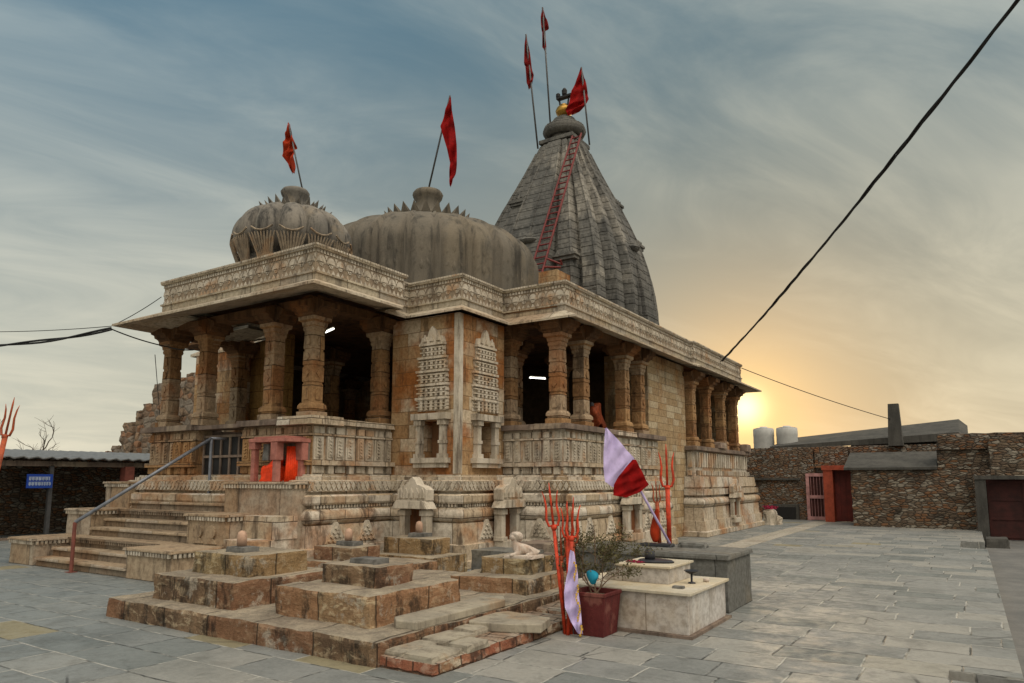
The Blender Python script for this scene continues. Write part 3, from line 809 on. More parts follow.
for x, y in [(mx + 7.35, 12.98), (mx + 7.35, 17.3)]: copy_tree(c0, delta=(x + 10.37, y - 9.15, 0))
# column lintels
mb = MB(); mb.box(-15.3, -10.1, 8.98, 9.32, 4.90, 5.05); mb.box(-10.5, -10.2, 9.33, 11.2, 4.90, 5.05); mb.box(-15.2, -14.9, 9.33, 11.2, 4.81, 4.91)
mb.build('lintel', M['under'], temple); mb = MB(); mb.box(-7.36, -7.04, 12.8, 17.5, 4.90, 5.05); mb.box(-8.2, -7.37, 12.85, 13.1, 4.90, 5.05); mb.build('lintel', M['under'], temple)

# --- bastion carvings: relief towers and pillared niches
def relief_tower(c, d, n, w, z0, z1):
    mb = MB(); rows = 5; h = (z1 - z0) * .80 / rows
    for r in range(rows):
        ww = w * (1, 1, .97, .90, .78)[r]; zb = z0 + r * h
        obox(mb, c, d, n, ww, -.02, .025, zb, zb + h * .9)
        obox(mb, c, d, n, ww * 1.06, -.02, .10, zb + h * .80, zb + h * .97)
        nx = 6
        for q in range(2 if r else 3):
            for k in range(nx):
                o = (k - (nx - 1) / 2) * ww / nx
                zz = zb + h * (.08 + (.34 if r else .24) * q)
                p = (c[0] + d[0] * o, c[1] + d[1] * o)
                # frame of raised ribs round each pierced hole
                obox(mb, p, d, n, ww / nx * 1.0, .02, .085, zz + h * .17, zz + h * (.26 if r else .22))
                obox(mb, (p[0] + d[0] * ww / nx * .5, p[1] + d[1] * ww / nx * .5), d, n, ww / nx * .48, .02, .08, zz - h * .02, zz + h * .17)
    zt = z0 + rows * h
    owedge(mb, c, d, n, [(-w * .4, zt), (w * .4, zt), (w * .34, zt + h * .45), (w * .15, zt + h * .5), (w * .10, zt + h * .95), (0, z1), (-w * .10, zt + h * .95), (-w * .15, zt + h * .5), (-w * .34, zt + h * .45)], -.02, .07)
    for o in (-.22, 0, .22):
        owedge(mb, (c[0] + d[0] * o * w, c[1] + d[1] * o * w), d, n, [(-.05, zt + .03), (.05, zt + .03), (0, zt + .17)], .06, .10)
    return mb.build('tower_relief', M['relief'], temple)
def niche(c, d, n, w, z0, z1, out, dark=True):
    """pillared niche; the recess is a panel, shade put into its colour, set back between two colonnettes"""
    mb = MB()
    for sg in (-1, 1):
        p = (c[0] + d[0] * sg * w * .38, c[1] + d[1] * sg * w * .38)
        obox(mb, p, d, n, w * .16, .0, out, z0, z1)
        obox(mb, p, d, n, w * .24, .0, out + .03, z0, z0 + .08); obox(mb, p, d, n, w * .24, 0, out + .03, z1 - .13, z1 - .03)
        obox(mb, p, d, n, w * .2, 0, out + .02, z0 + .28, z0 + .34)
    obox(mb, c, d, n, w * 1.15, -.01, out + .06, z1 - .025, z1 + .10)
    obox(mb, c, d, n, w * 1.15, -.01, out + .06, z0 - .10, z0 - .002); obox(mb, c, d, n, w * 1.02, -.01, out + .02, z0 - .19, z0 - .102)
    o = mb.build('niche', M['carved'], temple)
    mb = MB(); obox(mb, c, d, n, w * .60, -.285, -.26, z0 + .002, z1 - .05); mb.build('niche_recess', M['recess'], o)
    return o
fy, fx = ((1, 0), (0, -1)), ((0, 1), (1, 0))
relief_tower((-8.88, 10.92), *fy, .76, 2.96, 4.66); relief_tower((-8.255, 11.76), *fx, .80, 2.96, 4.66)
niche((-8.88, 10.92), *fy, .78, 2.03, 2.80, .10); niche((-8.255, 11.80), *fx, .82, 2.03, 2.80, .10)
mb = MB(); mb.box(-8.36, -8.235, 10.90, 11.03, 1.72, 4.87); mb.build('corner_pilaster', M['carved'], temple)

def base_shrine(c, d, n, w, z0, out):
    mb = MB()
    for sg in (-1, 1):
        p = (c[0] + d[0] * sg * w * .40, c[1] + d[1] * sg * w * .40)
        obox(mb, p, d, n, w * .2, 0, out, z0, z0 + .62); obox(mb, p, d, n, w * .28, 0, out + .03, z0 + .5, z0 + .60)
        obox(mb, p, d, n, w * .28, 0, out + .03, z0, z0 + .08)
    obox(mb, c, d, n, w * 1.0, 0, out + .06, z0 - .14, z0)
    owedge(mb, c, d, n, [(-w * .66, z0 + .63), (w * .66, z0 + .63), (w * .5, z0 + .78), (-w * .5, z0 + .78)], 0, out + .12)
    owedge(mb, c, d, n, [(-w * .54, z0 + .78), (w * .54, z0 + .78), (w * .54, z0 + .98), (w * .4, z0 + 1.04), (w * .18, z0 + 1.08), (w * .1, z0 + 1.17), (0, z0 + 1.22), (-w * .1, z0 + 1.17), (-w * .18, z0 + 1.08), (-w * .4, z0 + 1.04), (-w * .54, z0 + .98)], 0, out + .04)
    for k in range(5):
        o = (k - 2) * w * .2; p = (c[0] + d[0] * o, c[1] + d[1] * o)
        owedge(mb, p, d, n, [(-.05, z0 + .82), (.05, z0 + .82), (.05, z0 + .92), (0, z0 + 1.02), (-.05, z0 + .92)], out + .03, out + .07)
    o = mb.build('base_shrine', M['carved'], temple, bevel=.008)
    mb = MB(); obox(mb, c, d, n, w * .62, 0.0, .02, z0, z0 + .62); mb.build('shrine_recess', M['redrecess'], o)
base_shrine((-8.82, 10.47), *fy, .66, .44, .18); base_shrine((-7.80, 11.82), *fx, .66, .44, .18)
base_shrine((-6.39, 14.72), *fx, .78, .45, .14)

# --- rear side porch
RP = [(-7.04, 20.5), (-6.85, 20.5), (-6.85, 26.1), (-7.04, 26.1)]
def rcourse(name, prof, mat):
    mb = MB(); mb.sweep(RP, [(-.2, prof[0][1])] + prof + [(-.2, prof[-1][1])]); return mb.build(name, mat, temple)
rcourse('base_course', [(.50, 0), (.50, .14), (.44, .16), (.42, .44)], M['plinth'])
rcourse('sloped_course', [(.37, .441), (.35, .81)], M['plinth'])
rcourse('torus_course', torus, M['plinth'])
rcourse('dentil_course', [(.24, 1.10), (.24, 1.16), (.36, 1.165), (.36, 1.34)], M['plinth'])
rcourse('frieze_course', [(.26, 1.341), (.26, 1.38), (.30, 1.39), (.26, 1.70)], M['plinth'])
rcourse('panel_wall', [(.14, 1.701), (.06, 1.72), (.02, 2.44), (.02, 2.46)], M['plinth'])
rcourse('seat_slab', [(.15, 2.461), (.18, 2.48), (.18, 2.58), (.12, 2.60)], M['dark_stone'])
mb = MB(); along(RP, .03, .24, lambda p, d, n, s: (obox(mb, p, d, n, .13, -.05, .07, 1.98, 2.42), obox(mb, p, d, n, .10, .0, .14, 1.74, 1.88)))
mb.build('pilaster_relief', M['carved'], temple)
base_shrine((-6.45, 23.1), *fx, .8, .42, .10)
for x, y in [(-7.0, 20.8), (-7.0, 22.3), (-7.0, 23.9), (-7.05, 25.6)]: copy_tree(c0, delta=(x + 10.37, y - 9.15, -.14))
mb = MB(); mb.rough(-7.0, -6.6, 22.5, 23.2, 2.6, 2.8, .04, .1, .05, 5); mb.build('fallen_block', M['dark_stone'], temple); mb = MB(); mb.rough(-6.95, -6.6, 25.6, 26.2, 2.6, 2.86, .04, .1, .05, 8); mb.build('fallen_block', M['dark_stone'], temple)

# --- staircase
st_ = MB(); st_.box(-15.0, -10.7, 7.36, 8.9, .0, .16); stair = st_.build('staircase', M['step'], temple)
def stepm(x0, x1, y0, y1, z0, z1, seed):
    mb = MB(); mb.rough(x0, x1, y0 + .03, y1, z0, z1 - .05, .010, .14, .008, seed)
    mb.cur = 1; mb.rough(x0, x1, y0 - .012, y1, z1 - .052, z1, .007, .12, .012, seed + 2)  # paler tread slab: light on the treads painted in as stone colour
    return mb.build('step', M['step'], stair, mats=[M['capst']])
k = 0
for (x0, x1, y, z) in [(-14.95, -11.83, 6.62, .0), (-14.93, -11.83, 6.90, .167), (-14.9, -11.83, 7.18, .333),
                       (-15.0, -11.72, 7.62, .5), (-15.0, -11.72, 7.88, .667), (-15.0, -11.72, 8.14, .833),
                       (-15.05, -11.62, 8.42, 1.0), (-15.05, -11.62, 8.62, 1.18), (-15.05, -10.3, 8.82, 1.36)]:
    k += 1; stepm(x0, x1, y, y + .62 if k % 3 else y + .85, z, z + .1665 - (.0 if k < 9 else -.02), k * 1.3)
mb = MB()
for yy, z, x0, x1 in ((7.18, .5, -14.85, -11.86), (8.14, 1.0, -14.95, -11.74)):
    nn = int((x1 - x0) / .075)
    for q in range(nn):
        xx = x0 + (q + .5) * (x1 - x0) / nn; mb.box(xx - .022, xx + .022, yy - .035, yy + .02, z - .085, z - .03)
    mb.box(x0, x1, yy - .045, yy + .03, z - .028, z + .006)
mb.build('dentil_band', M['step'], stair)
def sblock(name, x0, x1, y0, y1, z0, z1, cap=True, carve=False):
    mb = MB(); mb.rough(x0, x1, y0, y1, z0, z1 - .11, .010, .18, .010, x0 + z1); b = mb.build(name, M['capst'], stair)
    mb = MB(); mb.rough(x0 - .05, x1 + .05, y0 - .05, y1, z1 - .045, z1, .008, .16, .012, x0); mb.box(x0 + .01, x1 - .01, y0 - .006, y1, z1 - .11, z1 - .046)
    mb.cur = 1; nn = int((x1 - x0) / .075)
    for i in range(nn):
        xx = x0 + (i + .5) * (x1 - x0) / nn; mb.box(xx - .022, xx + .022, y0 - .04, y0 - .005, z1 - .115, z1 - .05)
    nn = int((y1 - y0) / .075)
    for i in range(nn):
        yy = y0 + (i + .5) * (y1 - y0) / nn; mb.box(x1 + .005, x1 + .04, yy - .022, yy + .022, z1 - .115, z1 - .05)
    mb.build('stair_cap', M['capst'], b, mats=[M['carved']])
    if carve:
        mb = MB()
        for i in range(2):
            xx = x0 + (x1 - x0) * (.33 + .34 * i)
            mb.vprism([(xx + .13 * math.cos(a), z1 - .30 + .11 * math.sin(a)) for a in [2 * math.pi * t / 12 for t in range(12)]], (0, y0 - .035, 0), (1, 0, 0), (0, 1, 0), .05)
            mb.vprism([(xx - .15, z1 - .5), (xx + .15, z1 - .5), (xx + .05, z1 - .4), (xx - .05, z1 - .4)], (0, y0 - .03, 0), (1, 0, 0), (0, 1, 0), .05)
        mb.build('roundel_relief', M['capst'], b)
    return b
sblock('stair_block', -15.97, -15.0, 6.62, 8.0, 0, .50); sblock('stair_block', -11.82, -10.55, 6.62, 7.58, 0, .50)
sblock('stair_block', -16.0, -15.05, 7.64, 8.6, 0, 1.02); sblock('stair_block', -11.71, -10.62, 7.60, 8.40, 0, 1.02, carve=True)
sblock('stair_block', -16.05, -15.1, 8.42, 9.4, 0, 1.57); sblock('stair_block', -11.60, -9.74, 8.24, 8.84, 0, 1.57)
mb = MB(); mb.rough(-10.55, -9.72, 7.5, 8.3, 0, .62, .015, .15, .02, 3); mb.rough(-10.6, -9.7, 7.9, 8.35, .62, 1.0, .012, .15, .015, 8); mb.build('stair_side_block', M['plinth'], stair)
# gate between the inner columns
gate = thing('g', None, None); bpy.data.objects.remove(gate)
mb = MB(); mb.box(GX0, GX1, 9.0, 9.05, 1.64, 2.5)
gt = mb.build('porch_gate', M['black'], temple)
mb = MB()
for i in range(6): x = GX0 + .02 + i * (GX1 - GX0 - .04) / 5; mb.box(x - .025, x + .025, 8.97, 8.998, 1.64, 2.52)
for z in (1.66, 2.05, 2.46): mb.box(GX0 + .05, GX1 - .05, 8.955, 8.968, z, z + .05)
mb.build('gate_bars', M['dark_stone'], gt)
mb = MB(); mb.box(GX0 - .05, GX1 + .05, 8.75, 9.15, 2.62, 2.70); mb.build('gate_lintel', M['dark_stone'], temple)
# hand rail
mb = MB(); mb.tube([(-13.36, 6.52, .86), (-12.6, 8.6, 2.42)], .032, 10); mb.tube([(-12.6, 8.6, 2.42), (-12.6, 8.95, 2.42)], .025, 8)
rail = mb.build('handrail', M['rail'], temple, smooth=True)
mb = MB(); mb.tube([(-13.36, 6.52, 0), (-13.36, 6.52, .86)], .032, 10); mb.box(-13.44, -13.28, 6.45, 6.59, 0, .012); mb.build('rail_post', M['railred'], rail)
mb = MB(); mb.tube([(-12.6, 8.6, 1.2), (-12.6, 8.6, 2.42)], .028, 10); mb.build('rail_post', M['rail'], rail)

# --- big plain dome
DC = (-12.55, 15.05, 0)
prof = [(2.98, 5.2), (3.0, 5.8), (3.03, 6.4), (3.05, 6.9)]
for t in range(0, 25):
    a = math.pi / 2 * t / 24
    prof.append((max(3.06 * math.cos(a) ** .95, .05), 7.35 + 1.42 * math.sin(a)))
NR = 24
def ribs(a, z):
    q = abs(((a * NR / (2 * math.pi)) % 1) - .5) * 2
    return 1 + .034 * min(1, max(0, q - .86) / .05) - .030 * max(0, 1 - abs(q - .80) / .06) - .008 * (1 - q) ** 2
mb = MB(); mb.lathe(prof, DC, 240, ribs)
for kx in range(NR):                                     # leaf plasterwork on the lower dome
    a = 2 * math.pi * (kx + .5) / NR
    for off, z, rr in [(-.18, 6.75, .16), (.18, 6.75, .16), (-.2, 7.05, .14), (.2, 7.05, .14), (0, 7.15, .18), (0, 6.7, .14)]:
        ph = a + off / 2.95; base = Vector((DC[0] + 2.97 * math.cos(ph), DC[1] + 2.97 * math.sin(ph), z)); 
        base = Vector((DC[0] + 3.045 * math.cos(ph), DC[1] + 3.045 * math.sin(ph), z))
        n = Vector((math.cos(ph), math.sin(ph), .05)); t = Vector((-math.sin(ph), math.cos(ph), 0))
        up = n.cross(t) * -1
        up = Vector((0, 0, 1))
        lean = off * 2.0
        vs = [base + t * (rr * .5 * u - lean * w * .25) + up * (rr * w * 1.3) + n * hgt for u, w, hgt in ((-1, 0, -.03), (0, -.6, -.03), (1, 0, -.03), (0, 1, -.03), (0, .15, .035))]
        mb.add(vs, [(0, 1, 4), (1, 2, 4), (2, 3, 4), (3, 0, 4)])
big = mb.build('dome', M['dome'], temple, smooth=True)
mb = MB()
for kx in range(24):
    a = 2 * math.pi * (kx + .5) / 24; ca, sa = math.cos(a), math.sin(a)
    r0 = 1.10
    b = Vector((DC[0] + r0 * ca, DC[1] + r0 * sa, 8.78)); t = Vector((-sa, ca, 0)); n = Vector((ca, sa, 0))
    vs = [b - t * .14 - n * .14, b + t * .14 - n * .14, b + t * .13 + n * .05, b - t * .13 + n * .05, b + n * .14 + Vector((0, 0, .30))]
    mb.add(vs, [(3, 2, 1, 0), (0, 1, 4), (1, 2, 4), (2, 3, 4), (3, 0, 4)])
mb.build('crown_leaves', M['dome'], big)
mb = MB(); mb.lathe([(1.15, 8.6), (1.1, 8.82), (.6, 8.92), (.40, 9.0), (.35, 9.3), (.33, 9.5), (.40, 9.60), (.43, 9.70), (.38, 9.79), (.28, 9.83), (.18, 9.87), (.05, 9.9)], DC, 40, lambda a, z: 1 + .03 * math.cos(20 * a) * (9.3 < z < 9.75)); mb.build('finial', M['dome'], big, smooth=True)
mb = MB(); mb.lathe([(3.2, 5.2), (3.25, 5.5), (3.15, 5.9), (3.05, 6.0)], DC, 96); mb.build('dome_drum', M['dome'], big, smooth=True)

# --- small gadrooned dome over the porch
SC = (-12.55, 10.35, 0)
NL = 13
def lobes(a, z):
    q = abs(math.sin(a * NL / 2)); return .86 + .165 * q ** .6
prof = [(1.05, 5.2), (1.10, 5.9), (1.04, 6.0), (1.06, 6.3)]
for t in range(0, 23):
    u = t / 22; a = -math.pi * .22 + (math.pi * .72) * u
    prof.append((max(1.27 * math.cos(a) ** .72 if a > 0 else 1.27 * math.cos(a) ** 1.0, .1), 6.92 + .76 * math.sin(a)))
mb = MB(); mb.lathe(prof, SC, 320, lobes); sm = mb.build('small_dome', M['chhatri'], temple, smooth=True)
mb = MB()                                              # carved leaf skirts under every lobe
for kx in range(NL):
    a0 = 2 * math.pi * (kx + .5) / NL
    for i in range(-4, 5):
        ph0 = a0 + i * .024; ph1 = a0 + i * .049
        pts = [Vector((SC[0] + r * math.cos(p), SC[1] + r * math.sin(p), z)) for r, z, p in ((1.10, 6.02, ph0), (1.16, 6.32, ph0 * .6 + ph1 * .4), (1.27, 6.62, ph1), (1.325, 6.74, ph1 + i * .008))]
        mb.tube(pts, [.020, .026, .028, .012], 6)
    mb.tube([(SC[0] + 1.31 * math.cos(a0 + .19 * u), SC[1] + 1.31 * math.sin(a0 + .19 * u), 6.83 - .10 * (1 - u * u) + .04) for u in (-1, -.5, 0, .5, 1)], .022, 6)
mb.build('leaf_skirt', M['leafst'], sm)
mb = MB()
for kx in range(16):
    a = 2 * math.pi * (kx + .5) / 16; ca, sa = math.cos(a), math.sin(a)
    b = Vector((SC[0] + .52 * ca, SC[1] + .52 * sa, 7.60)); t = Vector((-sa, ca, 0)); n = Vector((ca, sa, 0))
    vs = [b - t * .09 - n * .08, b + t * .09 - n * .08, b + t * .085 + n * .04, b - t * .085 + n * .04, b + n * .14 + Vector((0, 0, .24))]
    mb.add(vs, [(3, 2, 1, 0), (0, 1, 4), (1, 2, 4), (2, 3, 4), (3, 0, 4)])
    b2 = Vector((SC[0] + .70 * ca, SC[1] + .70 * sa, 7.47)); vs = [b2 - t * .1 - n * .08, b2 + t * .1 - n * .08, b2 + t * .09 + n * .04, b2 - t * .09 + n * .04, b2 + n * .16 + Vector((0, 0, .20))]
    mb.add(vs, [(3, 2, 1, 0), (0, 1, 4), (1, 2, 4), (2, 3, 4), (3, 0, 4)])
mb.build('crown_leaves', M['chhatri'], sm)
mb = MB(); mb.lathe([(.72, 7.42), (.55, 7.62), (.28, 7.72), (.24, 7.80), (.25, 7.95), (.30, 8.03), (.32, 8.10), (.28, 8.16), (.12, 8.19)], SC, 40, lambda a, z: 1 + .04 * math.cos(18 * a) * (7.7 < z < 8.0)); mb.build('finial', M['chhatri'], sm, smooth=True)
mb = MB(); mb.cbox((SC[0], SC[1], 5.2), 3.0, 3.0, .5); mb.lathe([(1.28, 5.7), (1.3, 5.82), (1.2, 5.95), (1.1, 6.0)], SC, 48); mb.build('dome_drum', M['chhatri'], sm)

# --- curved spire
XC = (-12.40, 23.05)
PR = [(5.2, 3.26), (6.2, 3.28), (7.2, 3.27), (8.2, 3.2), (9.0, 3.08), (9.6, 2.92), (10.2, 2.72), (10.8, 2.48), (11.4, 2.22), (12.1, 1.88), (12.8, 1.54), (13.4, 1.26), (13.9, 1.04), (14.2, .91), (14.5, .80)]
PR = [(z_, w_ * .965) for z_, w_ in PR]
def prw(z):
    for (z0, a), (z1, b) in zip(PR[:-1], PR[1:]):
        if z0 <= z <= z1: return a + (b - a) * (z - z0) / (z1 - z0)
    return PR[-1][1] if z > 14.4 else PR[0][1]
def ratha(w, z):
    """stepped plan outline of a five-projection spire, half-width w"""
    q = [(1.0, .34), (.93, .34), (.93, .60), (.84, .60), (.84, .84)]   # (out, along) from centre to the corner
    one = [(1.0, -.32), (1.0, .32), (.86, .335), (.86, .375), (.925, .39), (.925, .58), (.76, .60), (.76, .64), (.835, .655), (.835, .835), (.655, .835), (.64, .76), (.60, .76), (.58, .925), (.39, .925), (.375, .86), (.335, .86)]
    pts = []
    for r in range(4):
        c, s_ = (1, 0, -1, 0)[r], (0, 1, 0, -1)[r]
        for o, a in one: pts.append((XC[0] + w * (o * c - a * s_), XC[1] + w * (o * s_ + a * c)))
    return pts
mb = MB(); zs = []; z = 5.2
while z < 14.3:
    zs += [(z, 1.0), (z + .40, 1.001), (z + .405, .995), (z + .43, .995)]; z += .435
rings = [ratha(prw(a) * k_ * (1.0 + .0 * a), a) for a, k_ in zs]; n = len(rings[0])
vs = [(p[0], p[1], zs[i][0]) for i, r_ in enumerate(rings) for p in r_]
fs = [(i * n + j, i * n + (j + 1) % n, (i + 1) * n + (j + 1) % n, (i + 1) * n + j) for i in range(len(rings) - 1) for j in range(n)]
fs += [tuple(reversed(range(n))), tuple((len(rings) - 1) * n + j for j in range(n))]
mb.add(vs, fs); spire = mb.build('spire', M['spire'], temple)
mb = MB()
for r_ in range(4):
    c_, s_ = (1, 0, -1, 0)[r_], (0, 1, 0, -1)[r_]
    for o_, a_, rd in ((1.0, .30, .055), (1.0, -.30, .055), (.915, .56, .06), (.915, -.56, .06), (.825, .825, .085), (1.0, 0, .05), (.915, .44, .035), (.915, -.44, .035)):
        pts = []; zz_ = 5.3
        while zz_ < 14.3:
            w_ = prw(zz_); pts.append((XC[0] + w_ * (o_ * c_ - a_ * s_), XC[1] + w_ * (o_ * s_ + a_ * c_), zz_)); zz_ += .3
        mb.tube(pts, [rd * (.45 + .55 * prw(p[2]) / 3.4) * (1 + .12 * (q % 2)) for q, p in enumerate(pts)], 6)
mb.build('spire_rib', M['spire'], spire)
# clustered half-spires climbing the faces
def turret(c, w, z0, h, name='turret'):
    mb = MB(); m = 14; vs = []
    pr = []
    for t in range(m + 1):
        u = t / m; ww = w * (1 - u ** 2.0 * .80)
        pr += [(ww, z0 + h * u), (ww * 1.0, z0 + h * (u + .7 / m)), (ww * .93, z0 + h * (u + .72 / m)), (ww * .93, z0 + h * (u + .97 / m))]
    for ww, z in pr:
        for px, py in ((1, -.6), (1, .6), (.8, .6), (.8, .8), (.6, .8), (.6, 1), (-.6, 1), (-.6, .8), (-.8, .8), (-.8, .6), (-1, .6), (-1, -.6), (-.8, -.6), (-.8, -.8), (-.6, -.8), (-.6, -1), (.6, -1), (.6, -.8), (.8, -.8), (.8, -.6)):
            vs.append((c[0] + px * ww, c[1] + py * ww, z))
    k = 20
    mb.add(vs, [(i * k + j, i * k + (j + 1) % k, (i + 1) * k + (j + 1) % k, (i + 1) * k + j) for i in range(len(pr) - 1) for j in range(k)] + [tuple((len(pr) - 1) * k + j for j in range(k))])
    zt = z0 + h * 1.06
    mb.lathe([(w * .16, zt - .06), (w * .34, zt + .03), (w * .40, zt + .10), (w * .3, zt + .17), (w * .14, zt + .2), (w * .16, zt + .28), (w * .04, zt + .42)], (c[0], c[1], 0), 16)
    return mb.build(name, M['spire'], spire)
for dx, dy in ((0, -1), (1, 0), (-1, 0), (0, 1)):
    turret((XC[0] + dx * 2.62, XC[1] + dy * 2.62), .95, 5.2, 4.3)
    for s in (-1, 1):
        turret((XC[0] + dx * 2.75 + dy * s * 1.5, XC[1] + dy * 2.75 + dx * s * 1.5), .40, 5.2, 2.2)
for sx in (-1, 1):
    for sy in (-1, 1):
        turret((XC[0] + sx * 2.48, XC[1] + sy * 2.48), .42, 5.2, 2.4)
for (dx, dy, off, zc, wd) in ((0, -1, -.45, 11.7, .8), (1, 0, .42, 11.9, .7), (1, 0, .0, 8.6, 1.5), (0, -1, .5, 9.0, .9), (1, 0, .5, 10.3, .6)):
    w_ = prw(zc); mb = MB()                                # projecting ledges with a small carved panel below
    q = (XC[0] + dx * w_ * .93 + abs(dy) * off * w_, XC[1] + dy * w_ * .93 + abs(dx) * off * w_)
    n_ = (dx, dy); d_ = (-dy, dx)
    obox(mb, q, d_, n_, wd, -.2, .16, zc, zc + .09); obox(mb, q, d_, n_, wd * .9, -.2, .11, zc - .10, zc - .003)
    for k_ in range(4): owedge(mb, (q[0] + d_[0] * (k_ - 1.5) * wd * .22, q[1] + d_[1] * (k_ - 1.5) * wd * .22), d_, n_, [(-wd * .09, zc + .09), (wd * .09, zc + .09), (0, zc + .26)], -.2, .07)
    mb.build('spire_ledge', M['spire'], spire)
# neck, ribbed disc, brass pot
mb = MB(); mb.cbox((XC[0], XC[1], 14.42), 1.46, 1.46, .14); mb.build('top_slab', M['spire'], spire)
mb = MB(); mb.lathe([(.5, 14.59), (.52, 14.80)], (*XC, 0), 32); mb.lathe([(.55, 14.76), (.74, 14.84), (.82, 15.00), (.76, 15.18), (.55, 15.28), (.46, 15.30), (.5, 15.40), (.42, 15.52), (.3, 15.60), (.2, 15.64)], (*XC, 0), 96, lambda a, z: 1 + .035 * abs(math.sin(16 * a)) * (14.75 < z < 15.27))
mb.build('ribbed_disc', M['spire'], spire, smooth=True)
mb = MB(); mb.lathe([(.12, 15.64), (.16, 15.68), (.30, 15.78), (.34, 15.90), (.29, 16.02), (.14, 16.10), (.16, 16.15)], (*XC, 0), 32); pot = mb.build('brass_pot', M['gold'], spire, smooth=True)
mb = MB()
for dx in (-.16, .16): mb.tube([(XC[0] + dx, XC[1], 16.08), (XC[0] + dx * 1.4, XC[1], 16.55)], .035, 6)
mb.box(XC[0] - .3, XC[0] + .42, XC[1] - .1, XC[1] + .1, 16.44, 16.52); mb.tube([(XC[0] + .1, XC[1], 16.50), (XC[0] + .5, XC[1], 16.56)], .04, 6)
mb.lathe([(.03, 16.50), (.09, 16.56), (.09, 16.68), (.03, 16.73)], (XC[0] - .26, XC[1], 0), 10); mb.lathe([(.03, 16.50), (.1, 16.60), (.11, 16.76), (.05, 16.85)], (XC[0] + .02, XC[1], 0), 10)
mb.build('spire_figure', M['black'], pot)

# ================================================================== LADDER
a0, a1 = Vector((-11.95, 19.25, 7.6)), Vector((-11.42, 21.85, 14.1)); b0, b1 = Vector((-11.45, 19.25, 7.6)), Vector((-11.06, 21.85, 14.1))
lad = thing('ladder', 'long dark red steel ladder leaning up the front of the curved spire', 'ladder', a0)
mb = MB(); mb.tube([a0, a1], .038, 6); mb.build('side_rail', M['ladder'], lad); mb = MB(); mb.tube([b0, b1], .038, 6); mb.build('side_rail', M['ladder'], lad)
for i in range(26):
    t = (i + .5) / 26; mb = MB(); mb.tube([a0.lerp(a1, t), b0.lerp(b1, t)], .026, 6); mb.build('rung', M['ladder'], lad)
mb = MB(); p = a0.lerp(a1, .2); mb.tube([b0.lerp(b1, .2), b0.lerp(b1, .2) + Vector((.5, .2, -.25))], .035, 6); mb.tube([b0.lerp(b1, .15), b0.lerp(b1, .15) + Vector((.52, .2, -.05))], .035, 6); mb.tube([b0.lerp(b1, .2) + Vector((.5, .2, -.25)), b0.lerp(b1, .15) + Vector((.52, .2, .2))], .03, 6)
mb.build('wall_bracket', M['ladder'], lad)
# ladder foot stands on a plain block built on the roof behind the big dome
mb = MB(); mb.box(-11.9, -10.7, 19.3, 20.6, 5.44, 8.3); mb.build('roof_block', M['wall'], temple)

# ================================================================== FLAGS
RIGHT_V = Vector((.841, .541, 0)); FWD = Vector((-.541, .841, 0))
def flag(label, base, tip, strips, mat, prad=.03, group='red flags on the temple roof', amp=.06, name='temple_flag', kcloth='cloth', kpole=None, front=0.0):
    """pole from base to tip; cloth from cross-sections (u0,v0,u1,v1) in metres relative to the tip"""
    base, tip = Vector(base), Vector(tip)
    t = thing(name, label, 'flag', base, group)
    mb = MB(); mb.tube([base, tip], prad, 8); mb.build('pole', kpole or M['pole'], t, smooth=True)
    mb = MB(); ns, nw = len(strips), 15; sub = 7; rows = []
    for i in range((ns - 1) * sub + 1):
        a = min(i // sub, ns - 2); f = i / sub - a; f2 = f * f * (3 - 2 * f) * .4 + f * .6
        rows.append([x * (1 - f2) + y * f2 for x, y in zip(strips[a], strips[a + 1])])
    for side in (0, 1):
        vs = []
        for i, (u0, v0, u1, v1) in enumerate(rows):
            for k in range(nw):
                w = k / (nw - 1)
                rip = amp * 1.3 * math.sin(w * 7.5 + i * .42) * min(1, .25 + w) + amp * .8 * math.sin(i * .75 + 3 * w) + amp * .35 * math.sin(w * 17 + i * .9)
                vs.append(tip + RIGHT_V * (u0 + (u1 - u0) * w) + Vector((0, 0, v0 + (v1 - v0) * w)) + FWD * (rip + side * .008 - front))
        n = len(rows)
        mb.add(vs, [(i * nw + k, i * nw + k + 1, (i + 1) * nw + k + 1, (i + 1) * nw + k) for i in range(n - 1) for k in range(nw - 1)])
    o = mb.build(kcloth, mat, t, smooth=True)
    return t
flag('small orange red flag on a thin pole on the ribbed porch dome', (-12.3, 10.35, 8.1), (-12.83, 10.3, 9.86),
     [(-.02, 0, .02, 0), (-.06, -.3, .10, -.3), (-.10, -.5, .20, -.55), (-.12, -.80, .17, -.68), (.02, -.98, .16, -.85), (.13, -1.22, .17, -1.2)], M['saffron'], .018)
flag('tall red flag on a leaning pole on the big plain dome', (-12.55, 15.05, 9.8), (-11.75, 15.0, 12.47),
     [(-.02, 0, .02, 0), (-.14, -.5, .06, -.45), (-.26, -.95, .14, -.9), (-.08, -1.55, .21, -1.5), (.02, -2.0, .22, -2.05), (.0, -2.4, .14, -2.45), (.02, -2.68, .06, -2.7)], M['red'], .026)
flag('narrow red flag on the lower pole left of the spire top', (-13.1, 22.2, 14.2), (-13.5, 22.0, 18.95),
     [(-.02, 0, .02, 0), (-.06, -.5, .12, -.6), (-.08, -1.22, .22, -1.3), (-.03, -1.3, .30, -1.75), (.02, -2.0, .26, -1.98), (.10, -2.28, .14, -2.25)], M['darkred'], .035)
flag('narrow red flag on the highest pole above the spire top', (-12.95, 22.95, 15.2), (-13.26, 22.9, 20.55),
     [(-.02, 0, .02, 0), (-.08, -.45, .14, -.5), (-.06, -.9, .26, -.85), (-.02, -1.05, .10, -1.05), (-.02, -1.7, .14, -1.75), (.1, -1.98, .16, -2.0)], M['darkred'], .035)
